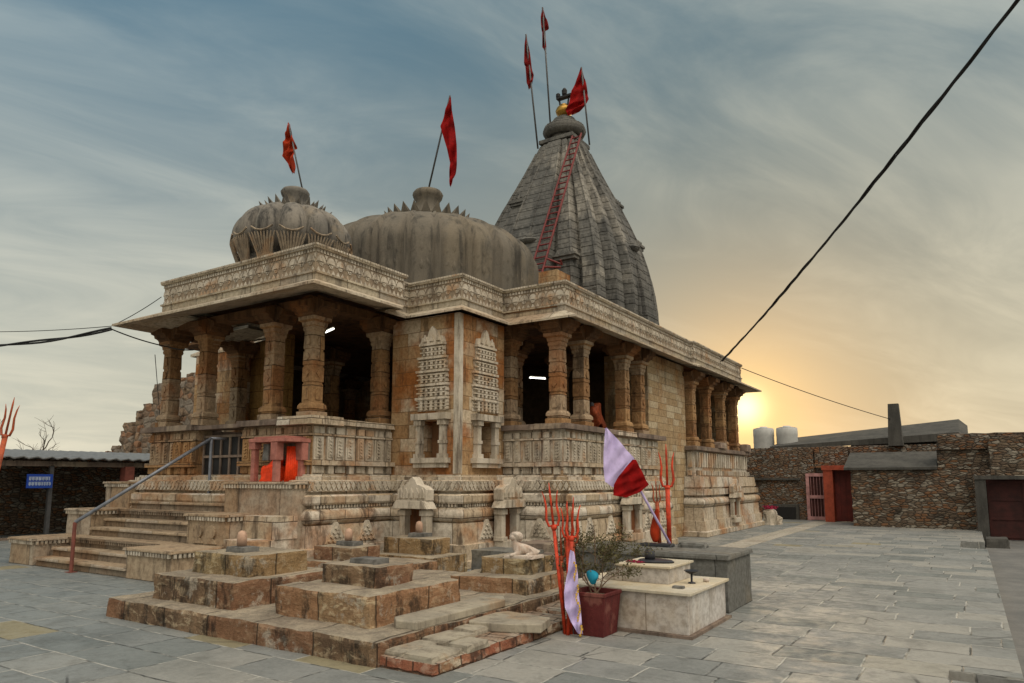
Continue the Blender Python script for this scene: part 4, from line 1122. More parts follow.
flag('broad red flag flying right of the brass pot on the spire', (-11.3, 23.0, 14.2), (-11.6, 23.0, 17.45),
     [(-.03, 0, .02, 0), (-.22, -.6, .12, -.5), (-.40, -1.0, .24, -1.0), (-.50, -1.5, .26, -1.35), (-.62, -1.75, .10, -1.62), (-.55, -1.98, -.30, -1.9)], M['red'], .035)

# ================================================================== ITEMS ON THE TEMPLE
shr = thing('shrine_kiosk', 'small pink painted pillared shrine on the landing right of the gate', 'shrine', (-10.6, 8.5, 1.57))
mb = MB(); mb.box(-11.02, -10.0, 8.27, 8.83, 2.27, 2.34); mb.box(-10.95, -10.08, 8.33, 8.80, 2.342, 2.375); mb.build('roof', M['pinkfr'], shr, bevel=.008)
for x, y in ((-10.93, 8.36), (-10.33, 8.36), (-10.1, 8.72)):
    mb = MB(); mb.box(x - .05, x + .05, y - .05, y + .05, 1.572, 2.268); mb.box(x - .085, x + .085, y - .08, y + .07, 1.95 if x > -10.5 else 2.15, 2.266); mb.build('post', M['pinkfr'], shr, bevel=.006)
mb = MB(); mb.box(-11.0, -10.02, 8.79, 8.835, 1.572, 2.268); mb.build('back_panel', M['dark_stone'], shr)
def skin(name, pts, edges, mat, parent=None, sub=2, root=0):
    me = bpy.data.meshes.new(name); off = world_loc(parent) if parent else Vector((0, 0, 0))
    me.from_pydata([Vector(p[:3]) - off for p in pts], edges, [])
    o = bpy.data.objects.new(name, me); col.objects.link(o)
    if parent: o.parent = parent
    o.modifiers.new('skin', 'SKIN')
    for i, p in enumerate(pts):
        r = p[3]; me.skin_vertices[0].data[i].radius = r if isinstance(r, tuple) else (r, r)
    me.skin_vertices[0].data[root].use_root = True
    s_ = o.modifiers.new('sub', 'SUBSURF'); s_.levels = sub; s_.render_levels = sub
    o.modifiers['skin'].use_smooth_shade = True
    me.materials.append(mat)
    return o
o = skin('vermilion_idol', [(-10.68, 8.56, 1.60, .2), (-10.66, 8.56, 1.76, .20), (-10.62, 8.58, 1.88, .12), (-10.5, 8.56, 1.95, .10), (-10.48, 8.56, 2.08, .07), (-10.85, 8.52, 1.72, .09)], [(0, 1), (1, 2), (2, 3), (3, 4), (1, 5)], M['idol'])
mb = MB(); mb.rough(-10.86, -10.39, 8.40, 8.74, 1.575, 1.86, .03, .06, .05, 4); mb.build('idol_base', M['idol'], o)
tag(o, 'vermilion smeared seated idol behind the left opening of the pink shrine', 'idol')
mb = MB()
for i in range(7):
    x = -10.27 + i * .02; mb.tube([(x, 8.52 + i * .035, 1.574), (x + .01, 8.53 + i * .03, 1.9), (x + .005, 8.54 + i * .03, 2.2)], [.034, .026, .02], 6)
tag(mb.build('draped_cloth', M['idol'], smooth=True), 'bright orange red cloth hanging behind the right opening of the pink shrine', 'cloth')
mb = MB(); mb.rough(-10.78, -10.62, 8.40, 8.46, 1.95, 2.25, .01, .06, .01); tag(mb.build('carved_stone', M['grey_st']), 'small grey carved stone standing above the vermilion idol', 'carving')

# orange seated lion in the side porch
li = skin('lion_statue', [(-7.529, 15.483, 2.764, .20), (-7.529, 15.199, 2.910, .20), (-7.481, 15.010, 3.103, .17), (-7.443, 14.915, 3.307, .15), (-7.424, 14.697, 3.249, .08), (-7.368, 14.963, 2.725, .07), (-7.671, 14.963, 2.725, .07), (-7.368, 15.057, 3.462, .035), (-7.576, 15.010, 3.462, .035)],
          [(0, 1), (1, 2), (2, 3), (3, 4), (1, 5), (1, 6), (3, 7), (3, 8)], M['orange_dk'])
li.location = (-.34, 1.02, .05)
tag(li, 'orange painted seated lion statue between the side porch columns', 'statue')
mb = MB(); mb.lathe([(.05, 0), (.055, .05), (.02, .09)], (-7.311, 14.792, 3.307), 10); mb.build('eye', M['black_st'], li)

# fluorescent tubes and bulbs
def tube_light(label, a, b, mat):
    a, b = Vector(a), Vector(b); t = thing('tube_light', label, 'lamp', (a + b) / 2)
    mb = MB(); mb.tube([a, b], .016, 8); mb.build('tube', mat, t, smooth=True)
    mb = MB(); up = Vector((0, 0, .035)); mb.tube([a + up, b + up], .02, 4); mb.build('fitting', M['tube_off'], t)
tube_light('lit white tube light behind the corner column of the front porch', (-11.5, 10.45, 4.76), (-11.15, 10.35, 4.78), M['tube'])
tube_light('unlit white tube light under the front porch ceiling', (-14.0, 9.55, 4.86), (-13.0, 9.6, 4.90), M['tube_off'])
tube_light('lit white tube light inside the side porch', (-9.7, 15.95, 4.30), (-9.3, 16.1, 4.26), M['tube'])
for x, y, z, l in [(-10.93, 12.6, 3.55, 'small lit bulb inside, upper of two behind the porch side opening'), (-11.0, 12.7, 3.25, 'small lit bulb inside, lower of two behind the porch side opening'), (-11.9, 10.6, 3.2, 'small lit bulb inside, high behind the front porch middle')]:
    t = thing('bulb', l, 'lamp', (x, y, z)); mb = MB(); mb.lathe([(.01, 0), (.03, .03), (.035, .06), (.015, .1)], (x, y, z), 10); mb.build('glass', M['bulb'], t, smooth=True)
    mb = MB(); mb.tube([(x, y, z + .1), (x, y, 5.0)], .006, 5); mb.build('cord', M['cable'], t)

# ================================================================== FOREGROUND MEMORIAL PLINTHS
def tier(name, mat, parent, b, z0, z1, amp=.018, seed=0, cap=True):
    x0, x1, y0, y1 = b
    mb = MB(); mb.rough(x0, x1, y0, y1, z0, z1, amp * 1.5, .05, .016, seed)
    return mb.build(name, mat, parent)
low = thing('low_platform', 'long low weathered stone platform carrying the stepped memorial plinths', 'platform', (-6.6, 6, 0))
tier('platform_body', M['pl_a'], low, (-8.76, -4.41, 4.70, 8.9), -.05, .215, .022, 1)
rp = thing('rubble_platform', 'lowest cracked red rubble platform in front, beside the trident bundle', 'platform', (-4.2, 5.8, 0))
mb = MB(); mb.rough(-4.56, -3.82, 4.74, 7.3, -.05, .10, .03, .08, .03, 4); mb.rough(-4.9, -3.85, 7.31, 8.9, -.05, .12, .03, .09, .03, 5); mb.build('rubble_body', M['rub_edge'], rp)
for i, (x0, x1, y0, y1) in enumerate([(-4.5, -4.2, 4.80, 5.3), (-4.19, -3.86, 4.78, 5.2), (-4.5, -4.1, 5.32, 5.75), (-4.08, -3.84, 5.24, 5.6), (-4.5, -4.16, 5.77, 6.2)]):
    mb = MB(); mb.rough(x0, x1, y0, y1, .085, .135 + .006 * i, .015, .08, .015, i * 2.0); mb.build('flagstone', M['pl_top'], rp)
st1 = thing('stepped_plinth', 'two tier stepped stone plinth at the left end of the platform, topped by a lingam', 'plinth', (-7.5, 5.6, .215))
tier('lower_tier', M['pl_a'], st1, (-8.3, -6.76, 4.98, 6.45), .19, .50, .022, 2); tier('upper_tier', M['pl_c'], st1, (-8.06, -6.98, 5.32, 6.2), .48, .74, .018, 3)
st2 = thing('stepped_plinth', 'two tier stepped reddish stone plinth nearest the viewer, topped by a flat grey slab', 'plinth', (-5.6, 5.6, .215))
tier('lower_tier', M['pl_b'], st2, (-6.22, -4.86, 5.08, 6.5), .19, .506, .022, 6); tier('upper_tier', M['pl_a'], st2, (-6.0, -5.2, 5.5, 6.12), .49, .708, .02, 7)
st3 = thing('stepped_plinth', 'single block brown plinth behind the nearest stepped plinth, topped by a lingam', 'plinth', (-8.8, 8.7, 0))
tier('upper_tier', M['pl_a'], st3, (-9.33, -8.45, 8.38, 9.05), .12, .512, .018, 9); tier('lower_tier', M['pl_b'], st3, (-9.8, -7.4, 8.1, 9.3), -.02, .30, .02, 10)
st4 = thing('stepped_plinth', 'ochre stone block plinth before the bastion niche, topped by a small lingam', 'plinth', (-8.4, 10.0, 0))
S4 = (-9.0, -7.98, 9.84, 10.72)
tier('upper_tier', M['pl_c'], st4, (-9.05, -7.95, 9.75, 10.35), .10, .58, .018, 12); tier('lower_tier', M['pl_c'], st4, (-9.3, -7.6, 9.45, 10.36), -.02, .31, .02, 13)
st5 = thing('stepped_plinth', 'two tier stone plinth right of centre, carrying a white seated bull', 'plinth', (-5.1, 8.2, 0))
tier('lower_tier', M['pl_b'], st5, (-5.78, -4.62, 7.5, 8.6), .05, .395, .022, 15); tier('upper_tier', M['pl_c'], st5, (-5.55, -4.82, 7.86, 8.5), .38, .60, .018, 16)
mb = MB(); mb.prism([(-4.42, 6.05), (-4.36, 5.98), (-3.95, 6.1), (-3.68, 6.25), (-3.78, 6.62), (-4.36, 6.7), (-4.46, 6.5)], .10, .185); tag(mb.build('paving_slab', M['pl_top'], bevel=.01), 'loose pale six sided slab lying on the red rubble platform', 'slab')
mb = MB(); mb.prism([(-4.80, 5.35), (-4.66, 5.22), (-4.43, 5.25), (-4.43, 6.75), (-4.62, 7.0), (-4.80, 6.9)], .21, .29); tag(mb.build('step_slab', M['pl_top'], bevel=.012), 'long pale step slab along the foot of the reddish stepped plinth', 'slab')
mb = MB(); mb.rough(-6.7, -5.75, 9.2, 9.9, 0, .52, .015, .1, .02, 21); tag(mb.build('dark_block', M['greyst']), 'dark grey stone block behind the white bull plinth', 'stone block')
mb = MB(); mb.rough(-6.55, -5.2, 10.2, 11.0, 0, .56, .015, .1, .02, 22); mb.rough(-6.3, -4.9, 9.3, 10.1, 0, .46, .015, .1, .02, 24); tag(mb.build('grey_slab_bench', M['dark_stone']), 'low brown grey slab bench behind the white bull', 'bench')

def lingam(label, x, y, z, s=1.0, shaft=True, mat=None, top=None):
    t = thing('lingam', label, 'lingam', (x, y, z), 'lingams on the memorial plinths')
    mb = MB(); mb.rough(x - .17 * s, x + .22 * s, y - .13 * s, y + .13 * s, z - .01, z + .075 * s, .008, .05, .012, x * 3)
    mb.build('base_disc', M['grey_st'], t, smooth=False)
    if shaft:
        mb = MB(); mb.lathe([(.062 * s, .08 * s), (.066 * s, .17 * s), (.064 * s, .22 * s), (.048 * s, .265 * s), (.015 * s, .282 * s)], (x, y, z), 16); mb.build('shaft', mat or M['lingam'], t, smooth=True)
lingam('pink lingam on the left stepped plinth, the largest one', -7.52, 5.62, .735, .9)
lingam('flat grey carved slab without a shaft on the nearest reddish stepped plinth', -5.62, 5.82, .69, .95, False)
lingam('pink lingam on the single brown block behind the nearest plinth', -8.9, 8.75, .512, 1.0)
lingam('small pink lingam before the bastion niche', -8.5, 10.1, .58, 1.0)

# white seated bull
bx, by, bz = -5.02, 8.05, .60
def rel(dx, df, dz, r): 
    p = Vector((bx, by, bz)) + RIGHT_V * dx + FWD * df; return (p.x, p.y, p.z + dz, r)
mb = MB(); mb.rough(bx - .2, bx + .24, by - .14, by + .16, bz - .005, bz + .035, .006, .06, .008, 2)
bull = thing('bull_statue', 'white limewashed seated bull statue with a carved headdress on a stone block', 'statue', (bx, by, bz))
mb.build('base_slab', M['white_st'], bull)
skin('body', [rel(.17, 0, .09, .072), rel(.07, 0, .10, .068), rel(-.03, 0, .105, .07), rel(-.09, 0, .15, .062), rel(-.10, 0, .22, .05), rel(-.11, -.02, .265, .055), rel(-.155, -.05, .25, .036), rel(.21, .0, .05, .045), rel(-.08, -.07, .04, .03), rel(-.17, -.08, .03, .022), rel(.14, -.075, .045, .034), rel(.04, -.09, .03, .022)],
     [(0, 1), (1, 2), (2, 3), (3, 4), (4, 5), (5, 6), (0, 7), (2, 8), (8, 9), (0, 10), (10, 11)], M['white_st'], bull)
skin('headdress', [rel(-.085, .02, .28, .10), rel(-.085, .02, .335, .08), rel(-.04, .0, .20, .06), rel(-.13, .05, .20, .05), rel(-.05, -.05, .23, .05)], [(0, 1), (0, 2), (0, 3), (0, 4)], M['white_st'], bull)

# ================================================================== WHITE MARBLE PLINTH AND GREY BLOCK
wp = thing('marble_plinth', 'two tier white marble clad plinth beside the maroon planter', 'plinth', (-3.1, 7.9, 0))
mb = MB(); mb.box(-3.92, -2.53, 7.26, 8.56, .03, .42); lowb = mb.build('lower_tier', M['marble'], wp, bevel=.004)
mb = MB(); mb.box(-3.97, -2.49, 7.22, 8.6, .421, .452); mb.build('top_slab', M['marble_top'], lowb, bevel=.006)
mb = MB(); mb.box(-3.98, -2.48, 7.21, 8.62, -.01, .03); mb.build('base_slab', M['dark_stone'], lowb)
mb = MB(); mb.add([(-3.74, 7.72, .453), (-2.9, 7.72, .453), (-2.9, 8.44, .453), (-3.74, 8.44, .453), (-3.5, 7.72, .62), (-2.9, 7.72, .62), (-2.9, 8.44, .62), (-3.5, 8.44, .62)], [(3, 2, 1, 0), (4, 5, 6, 7), (0, 1, 5, 4), (1, 2, 6, 5), (2, 3, 7, 6), (3, 0, 4, 7)])
upb = mb.build('upper_tier', M['marble'], wp, bevel=.004)
mb = MB(); mb.box(-3.54, -2.87, 7.69, 8.48, .621, .648); mb.build('top_slab', M['marble_top'], upb, bevel=.006)
t = thing('black_lingam', 'small black lingam on a dark base on top of the white marble plinth', 'lingam', (-3.25, 8.05, .648))
mb = MB(); mb.lathe([(.16, .001), (.17, .015), (.15, .03)], (-3.22, 8.05, .648), 20, lambda a, z: 1 + .6 * max(0, math.cos(a)) ** 6); mb.build('base_disc', M['black_st'], t)
mb = MB(); mb.lathe([(.06, .03), (.063, .08), (.055, .13), (.03, .155), (.01, .16)], (-3.25, 8.05, .648), 16); mb.build('shaft', M['black_st'], t, smooth=True)
mb = MB()
for i in range(60):
    a, r = random.random() * 6.28, random.random() ** .6 * .13
    mb.cbox((-3.36 + r * math.cos(a), 7.9 + r * .7 * math.sin(a), .650 + random.random() * .012), .03, .018, .006, random.random() * 3)
tag(mb.build('flower_offering', M['maroon_flower']), 'scattered maroon flower petals on the white marble plinth', 'flowers', kind='stuff')
t = thing('oil_lamp', 'small dark metal oil lamp on a stem on the marble ledge', 'oil lamp', (-2.72, 7.95, .452))
mb = MB(); mb.lathe([(.045, .001), (.04, .012), (.012, .02), (.012, .10)], (-2.72, 7.95, .452), 14); mb.build('stem', M['black_st'], t, smooth=True)
mb = MB(); mb.lathe([(.015, .10), (.05, .115), (.085, .14), (.08, .145), (.05, .125)], (-2.72, 7.95, .452), 18); mb.build('bowl', M['black_st'], t, smooth=True)
mb = MB(); mb.lathe([(.03, .001), (.035, .035), (.02, .04)], (-2.62, 8.15, .452), 14); tag(mb.build('metal_cup', M['white_st'], smooth=True), 'small pale cup beside the oil lamp on the marble ledge', 'cup')
mb = MB(); mb.rough(-2.78, -2.66, 7.48, 7.56, .452, .478, .003, .03, .004); tag(mb.build('pebble_stone', M['grey_st']), 'flat grey pebble on the marble ledge before the oil lamp', 'pebble')
mb = MB(); mb.rough(-3.86, -3.70, 7.5, 7.62, .452, .53, .008, .04, .02); tag(mb.build('white_stone', M['white_st']), 'rounded white stone on the marble ledge beside the shrub', 'stone')
gb = thing('grey_block', 'large grey stone block behind the white marble plinth', 'stone block', (-3.1, 9.4, 0))
mb = MB(); mb.rough(-4.7, -2.58, 8.86, 9.95, 0, .63, .010, .12, .012, 30); mb.build('block_body', M['greyst'], gb)
mb = MB(); mb.rough(-4.75, -2.55, 8.83, 9.98, .631, .692, .010, .12, .014, 31); mb.build('top_slab', M['greyst'], gb)
mb = MB(); mb.rough(-3.95, -3.5, 9.42, 9.6, .692, .735, .008, .05, .01, 3); tag(mb.build('slate_slab', M['black_st']), 'thin dark slab on the grey block before the tall trident', 'slab')
mb = MB(); mb.rough(-3.45, -3.05, 9.5, 9.72, .692, .76, .02, .05, .03, 6); tag(mb.build('broken_stone', M['greyst']), 'broken rough grey stone on the grey block right of the tall trident', 'stone')
mb = MB(); mb.rough(-6.42, -6.05, 26.7, 27.3, 0, .55, .06, .1, .1, 2); mb.rough(-6.3, -5.9, 27.1, 27.5, 0, .32, .06, .1, .1, 6)
tag(mb.build('broken_carving', M['carved']), 'broken carved stones at the far foot of the rear porch', 'stones')
t = thing('flower_heap', 'small heap of red flowers on the broken stones at the rear porch', 'flowers', (-6.2, 26.9, .55)); mb = MB()
for i in range(40):
    mb.cbox((-6.2 + random.gauss(0, .1), 26.9 + random.gauss(0, .1), .55 + random.random() * .1), .06, .05, .04, random.random() * 3)
mb.build('petals', M['maroon_flower'], t)

# ================================================================== TRIDENTS
def trident(label, base, top, s=1.0, mat=None, rad=.02, group=None, wrap=False):
    base, top = Vector(base), Vector(top); ax = (top - base).normalized(); L = (top - base).length
    t = thing('trident', label, 'trident', base, group); mat = mat or M['orange']
    sd = (RIGHT_V - ax * RIGHT_V.dot(ax)).normalized()
    hb = top - ax * .42 * s
    mb = MB(); mb.tube([base, hb], rad, 8); mb.build('shaft', mat, t, smooth=True)
    mb = MB(); mb.tube([hb - ax * .02, top - ax * .08 * s, top], [.013 * s, .010 * s, .003], 8)
    for g in (-1, 1):
        mb.tube([hb, hb + sd * g * .045 * s - ax * .0, hb + sd * g * .065 * s + ax * .07 * s, hb + sd * g * .052 * s + ax * .19 * s, hb + sd * g * .062 * s + ax * .28 * s, hb + sd * g * .078 * s + ax * .34 * s], [.012 * s, .013 * s, .013 * s, .011 * s, .008 * s, .002], 8)
    mb.lathe([(.02 * s, 0), (.032 * s, .03), (.02 * s, .06)], tuple(hb - ax * .05), 10)
    mb.build('prongs', mat, t, smooth=True)
    return t
B0 = Vector((-3.62, 6.80, 0))
trident('tallest orange trident leaning left in the front bundle, broad head', (-3.690, 6.770, 0), (-3.890, 6.790, 1.57), 1.1, rad=.019)
trident('thick orange trident in the middle of the front bundle', (-3.650, 6.810, 0), (-3.710, 6.870, 1.38), .92, rad=.026)
trident('orange trident leaning right in the front bundle with wide prongs', (-3.650, 6.750, 0), (-3.620, 6.850, 1.42), 1.0, rad=.021)
trident('short thin orange trident with a low head in the front bundle', (-3.72, 6.80, 0), (-3.78, 6.84, 1.12), .8, M['orange_dk'], rad=.018)
trident('slim orange trident behind the thick one in the front bundle', (-3.62, 6.92, 0), (-3.70, 6.94, 1.30), .9, M['orange_dk'], rad=.018)
trident('tall slim orange trident standing on the grey block by the flag', (-3.68, 9.86, .69), (-3.70, 9.88, 2.12), 1.45, rad=.035)
trident('short orange trident wrapped in cloth on the grey block', (-3.78, 9.74, .69), (-3.84, 9.8, 1.62), .8, M['orange_dk'], rad=.03)
o = skin('cloth_wrap', [(-3.82, 9.7, .72, .04), (-3.84, 9.7, .86, .075), (-3.83, 9.72, 1.02, .05), (-3.8, 9.73, 1.2, .025)], [(0, 1), (1, 2), (2, 3)], M['saffron'])
tag(o, 'bundle of orange red cloth tied round the short trident', 'cloth')
p0 = Vector((-8.95, 3.42, 0)); trident('orange trident at the left edge leaning right, head above the tin shed', (-8.95, 3.30, 0), (-8.78, 3.55, 2.5), 1.0, M['orange_dk'], rad=.028)

# flag leaning on the grey block: pole leans up to the left
fl = flag('white and red flag on a leaning lilac wrapped pole by the tall trident', (-3.62, 9.75, .69), (-4.365, 9.27, 2.335),
     [(-.01, 0, .01, 0), (-.04, -.28, .14, -.14), (-.05, -.55, .27, -.29), (-.03, -.76, .38, -.42), (.08, -.84, .40, -.47)], M['lilac'], .018, None, .015, 'leaning_flag', 'white_cloth', M['lilac'], .06)
fl2 = flag('x', (-3.62, 9.75, .69), (-4.365, 9.27, 2.335), [(.36, -.45, .41, -.45), (.16, -.68, .47, -.58), (.09, -.80, .54, -.72), (.08, -.95, .58, -.80), (.26, -.98, .46, -.90)], M['red'], .018, None, .015, front=.09)
for ch in list(fl2.children):
    if ch.name.startswith('cloth'):
        ch.parent = fl; ch.name = 'red_cloth'
    else: bpy.data.objects.remove(ch)
bpy.data.objects.remove(fl2)
# lilac flag hanging folded beside the planter
fl3 = flag('folded lilac flag with gold trim hanging by the orange trident bundle', (-3.50, 6.74, .0), (-3.58, 6.72, .88),
     [(-.02, 0, .02, -.02), (-.05, -.22, .05, -.2), (-.09, -.42, .06, -.4), (-.08, -.58, .08, -.58), (-.02, -.72, .09, -.74), (.05, -.84, .10, -.84)], M['lilac'], .012, None, .022, 'hanging_flag', 'cloth', M['orange_dk'], .075)
mb = MB()
for i in range(26):
    tq = i / 25; w_ = .015 * math.sin(i * .9); mb.cbox((-3.58 + (.035 + tq * .06 + w_) * .84 + .037, 6.72 + (.035 + tq * .06 + w_) * .54 - .088, .74 - tq * .72), .012 + .006 * (i % 3), .012, .024, i)
mb.build('gold_trim', M['gold_trim'], fl3)

# ================================================================== PLANTER
pl = thing('potted_shrub', 'sparse dusty shrub in a square maroon tub beside the marble plinth', 'potted plant', (-3.2, 7.15, 0))
px, py = -3.45, 6.99
mb = MB()
def sqr(h, z): return [(px - h, py - h, z), (px + h, py - h, z), (px + h, py + h, z), (px - h, py + h, z)]
vs = sqr(.17, .0) + sqr(.205, .40) + sqr(.215, .405) + sqr(.215, .44) + sqr(.185, .44) + sqr(.18, .38)
fs = [(3, 2, 1, 0)] + [(i * 4 + j, i * 4 + (j + 1) % 4, (i + 1) * 4 + (j + 1) % 4, (i + 1) * 4 + j) for i in range(5) for j in range(4)] + [(20, 21, 22, 23)]
mb.add(vs, fs); mb.build('tub', M['tub'], pl, bevel=.006)
mb = MB(); mb.box(px - .179, px + .179, py - .179, py + .179, .36, .385); mb.build('soil', M['earth'], pl)
stems = MB(); leaves = MB(); rr = random.Random(3)
def leafq(mb, p, d, s_):
    d = d.normalized(); sx = d.cross(Vector((rr.random() - .5, rr.random() - .5, rr.random() - .5))).normalized()
    mb.add([p, p + d * s_ * .5 + sx * s_ * .28, p + d * s_, p + d * s_ * .5 - sx * s_ * .28], [(0, 1, 2, 3)])
def twig(p, d, L, r, dep):
    n_ = 5; pts = [p]; q = p.copy()
    for i in range(n_):
        d = (d + Vector((rr.gauss(0, .16), rr.gauss(0, .16), .03))).normalized(); q = q + d * L / n_; pts.append(q.copy())
        if dep < 3 and i >= 1:
            for _ in range(1 if dep < 2 else 1):
                dd = (d + Vector((rr.gauss(0, .75), rr.gauss(0, .75), rr.gauss(.1, .4)))).normalized(); twig(q, dd, L * .55, r * .55, dep + 1)
        if dep >= 1:
            for _ in range(2):
                leafq(leaves, q + Vector((rr.gauss(0, .02), rr.gauss(0, .02), rr.gauss(0, .02))), Vector((rr.gauss(0, 1), rr.gauss(0, 1), rr.gauss(.2, .7))), .018 + rr.random() * .016)
    stems.tube(pts, [r * (1 - .7 * i / n_) for i in range(n_ + 1)], 5)
for i in range(5):
    twig(Vector((px + rr.gauss(0, .02), py + rr.gauss(0, .02), .40)), Vector((rr.gauss(0, .42), rr.gauss(0, .42), 1)), .40 + .1 * rr.random(), .009, 0)
stems.tube([(px, py, .4), (px + .01, py, .8), (px - .01, py + .02, 1.16)], [.008, .006, .003], 5)
stems.build('stems', M['twig'], pl); leaves.build('foliage', M['leaf'], pl)
o = skin('blue_cloth', [(px - .02, py - .03, .58, .05), (px + .05, py - .03, .62, .045), (px - .08, py - .03, .63, .035), (px, py - .02, .50, .03)], [(0, 1), (0, 2), (0, 3)], M['blue'])
tag(o, 'bright blue cloth tied round the stem of the potted shrub', 'cloth')

# ================================================================== FAR WALLS ON THE RIGHT
def rwall(name, mat, parent, x0, x1, y0, y1, z0, z1, amp=.05, seed=0, cell=.3):
    mb = MB(); mb.rough(x0, x1, y0, y1, z0, z1, amp, cell, .05, seed); return mb.build(name, mat, parent)
fw = thing('rubble_wall', 'long dark rubble stone wall closing the far end of the courtyard', 'wall', (-6, 31.2, 0))
rwall('wall_body', M['rub_dark'], fw, -13, -5.35, 31.0, 31.6, -.1, 2.95, .05, 1); rwall('wall_body', M['rub_dark'], fw, -4.05, 1.3, 31.0, 31.6, -.1, 2.95, .05, 2)
rwall('wall_body', M['rub_dark'], fw, -5.36, -4.04, 31.0, 31.6, 2.1, 2.95, .05, 3)
mb = MB(); mb.box(-9.0, -5.9, 30.9, 31.02, 1.60, 1.68); mb.build('string_course', M['concrete'], fw)
mb = MB(); mb.box(-7.0, -6.0, 30.9, 31.05, 0.0, .62); op = mb.build('drain_opening', M['concrete'], fw)
mb = MB(); mb.box(-6.88, -6.12, 30.86, 30.9, .03, .50); mb.build('opening_dark_panel', M['black'], op)  # black panel stands for the shade inside the opening
d1 = thing('pink_door', 'narrow pink framed door with barred panes beside the red doorway', 'door', (-5.3, 31, 0))
mb = MB()
for x in (-5.62, -4.92): mb.box(x - .06, x + .06, 30.86, 30.98, 0, 1.86)
for z in (0.02, .86, 1.74): mb.box(-5.56, -4.98, 30.86, 30.98, z, z + .13)
mb.build('frame', M['pinkdoor'], d1); mb = MB(); mb.box(-5.56, -4.98, 30.93, 30.96, .15, 1.74); mb.build('pane', M['door_dark'], d1)
mb = MB()
for i in range(5): mb.tube([(-5.5 + i * .115, 30.9, .15), (-5.5 + i * .115, 30.9, 1.74)], .01, 5)
mb.build('bars', M['pinkdoor'], d1)
d2 = thing('red_doorway', 'red plank door in an orange red stone frame at the wall corner', 'door', (-4.3, 30.4, 0))
mb = MB(); mb.box(-4.86, -4.52, 29.9, 30.98, 0, 1.98); mb.build('jamb', M['jamb'], d2)
mb = MB(); mb.box(-4.9, -3.1, 29.85, 30.98, 1.981, 2.16); mb.build('lintel', M['jamb'], d2)
mb = MB(); mb.box(-4.52, -3.5, 30.35, 30.40, .01, 1.98)
for i in range(5): mb.box(-4.50 + i * .2, -4.33 + i * .2, 30.33, 30.352, .02, 1.97)
mb.build('door_leaf', M['door_red'], d2)
hs = thing('rubble_house', 'low rubble stone house with a flat grey concrete ledge in the far courtyard corner', 'house', (-1.8, 28.6, 0))
rwall('wall_body', M['rub_far'], hs, -3.62, .05, 27.7, 28.4, -.1, 1.95, .06, 4, .22); rwall('wall_body', M['rub_far'], hs, -3.62, -3.1, 28.4, 30.9, -.1, 1.95, .05, 5)
mb = MB(); mb.add([(-3.8, 27.62, 1.95), (-.95, 27.62, 1.95), (-.95, 29.5, 2.52), (-3.8, 29.5, 2.52), (-3.8, 27.62, 2.03), (-.95, 27.62, 2.03), (-.95, 29.5, 2.62), (-3.8, 29.5, 2.62)], [(3, 2, 1, 0), (4, 5, 6, 7), (0, 1, 5, 4), (1, 2, 6, 5), (2, 3, 7, 6), (3, 0, 4, 7)]); mb.build('concrete_ledge', M['concrete'], hs)
rwall('upper_wall', M['rub_far'], hs, -.95, 1.0, 27.72, 28.5, 1.96, 2.72, .06, 6, .2)
mb = MB(); mb.prism([(-4.1, 32.2), (.1, 32.2), (.1, 36), (-4.1, 36)], 2.4, 3.2); mb.add([(-7.2, 31.7, 2.9), (.0, 31.7, 3.1), (.0, 36, 3.9), (-7.2, 36, 3.5), (-7.2, 31.7, 3.02), (-.3, 31.7, 3.4), (-.3, 36, 4.2), (-7.2, 36, 3.6)], [(3, 2, 1, 0), (4, 5, 6, 7), (0, 1, 5, 4), (1, 2, 6, 5), (2, 3, 7, 6), (3, 0, 4, 7)]); mb.build('roof', M['concrete'], hs)
mb = MB(); mb.cbox((-2.36, 31.0, 2.9), .5, .5, 1.62, 0, .72); mb.build('chimney', M['concrete'], hs)
gw = thing('gate_wall', 'rubble wall with a concrete lintel and dark red double gate at the right edge', 'wall', (1.5, 27.5, -.28))
rwall('wall_body', M['rub_far'], gw, .5, 6, 27.2, 27.8, 1.75, 3.0, .06, 8, .2); rwall('wall_body', M['rub_far'], gw, 2.4, 8, 27.2, 27.8, -.3, 1.76, .06, 9)
rwall('wall_top', M['rub_dark'], gw, -.9, 6, 27.6, 28.6, 2.6, 3.12, .08, 10, .2)
mb = MB(); mb.box(.05, 2.45, 27.0, 27.25, 1.62, 1.74); mb.box(.06, .36, 27.05, 27.7, -.28, 1.62); mb.build('gate_frame', M['concrete'], gw)
mb = MB(); mb.box(.36, 2.45, 27.45, 27.5, -.26, 1.62)
gl = mb.build('gate_leaf', M['door_dark'], gw)
mb = MB()
for x in (.38, 1.3, 1.42, 2.36): mb.box(x, x + .07, 27.41, 27.448, -.26, 1.6)
for z in (-.2, .35, .95, 1.5): mb.box(.45, 2.36, 27.42, 27.446, z, z + .07)
mb.build('gate_rails', M['door_dark'], gl)
mb = MB(); mb.rough(.2, .75, 24.2, 25.2, -.28, -.02, .03, .1, .03, 3); tag(mb.build('step_stone', M['concrete']), 'rough grey step stone between the pavement edge and the lane', 'step')
mb = MB(); mb.rough(-.27, .22, 6.97, 7.28, -.3, -.10, .02, .08, .02, 5); tag(mb.build('edge_stone', M['dark_stone']), 'sunken dark stone in the broken pavement edge nearest the viewer', 'stone')
bush = thing('leafy_sprig', 'green leafy sprig at the right edge before the dark red gate', 'plant', (1.7, 25.5, -.28)); lv = MB()
for i in range(120):
    p = Vector((1.75 + rr.gauss(0, .16), 25.5 + rr.gauss(0, .2), 1.0 + rr.gauss(0, .25))); leafq(lv, p, Vector((rr.gauss(0, 1), rr.gauss(0, 1), rr.gauss(0, .5))), .16)
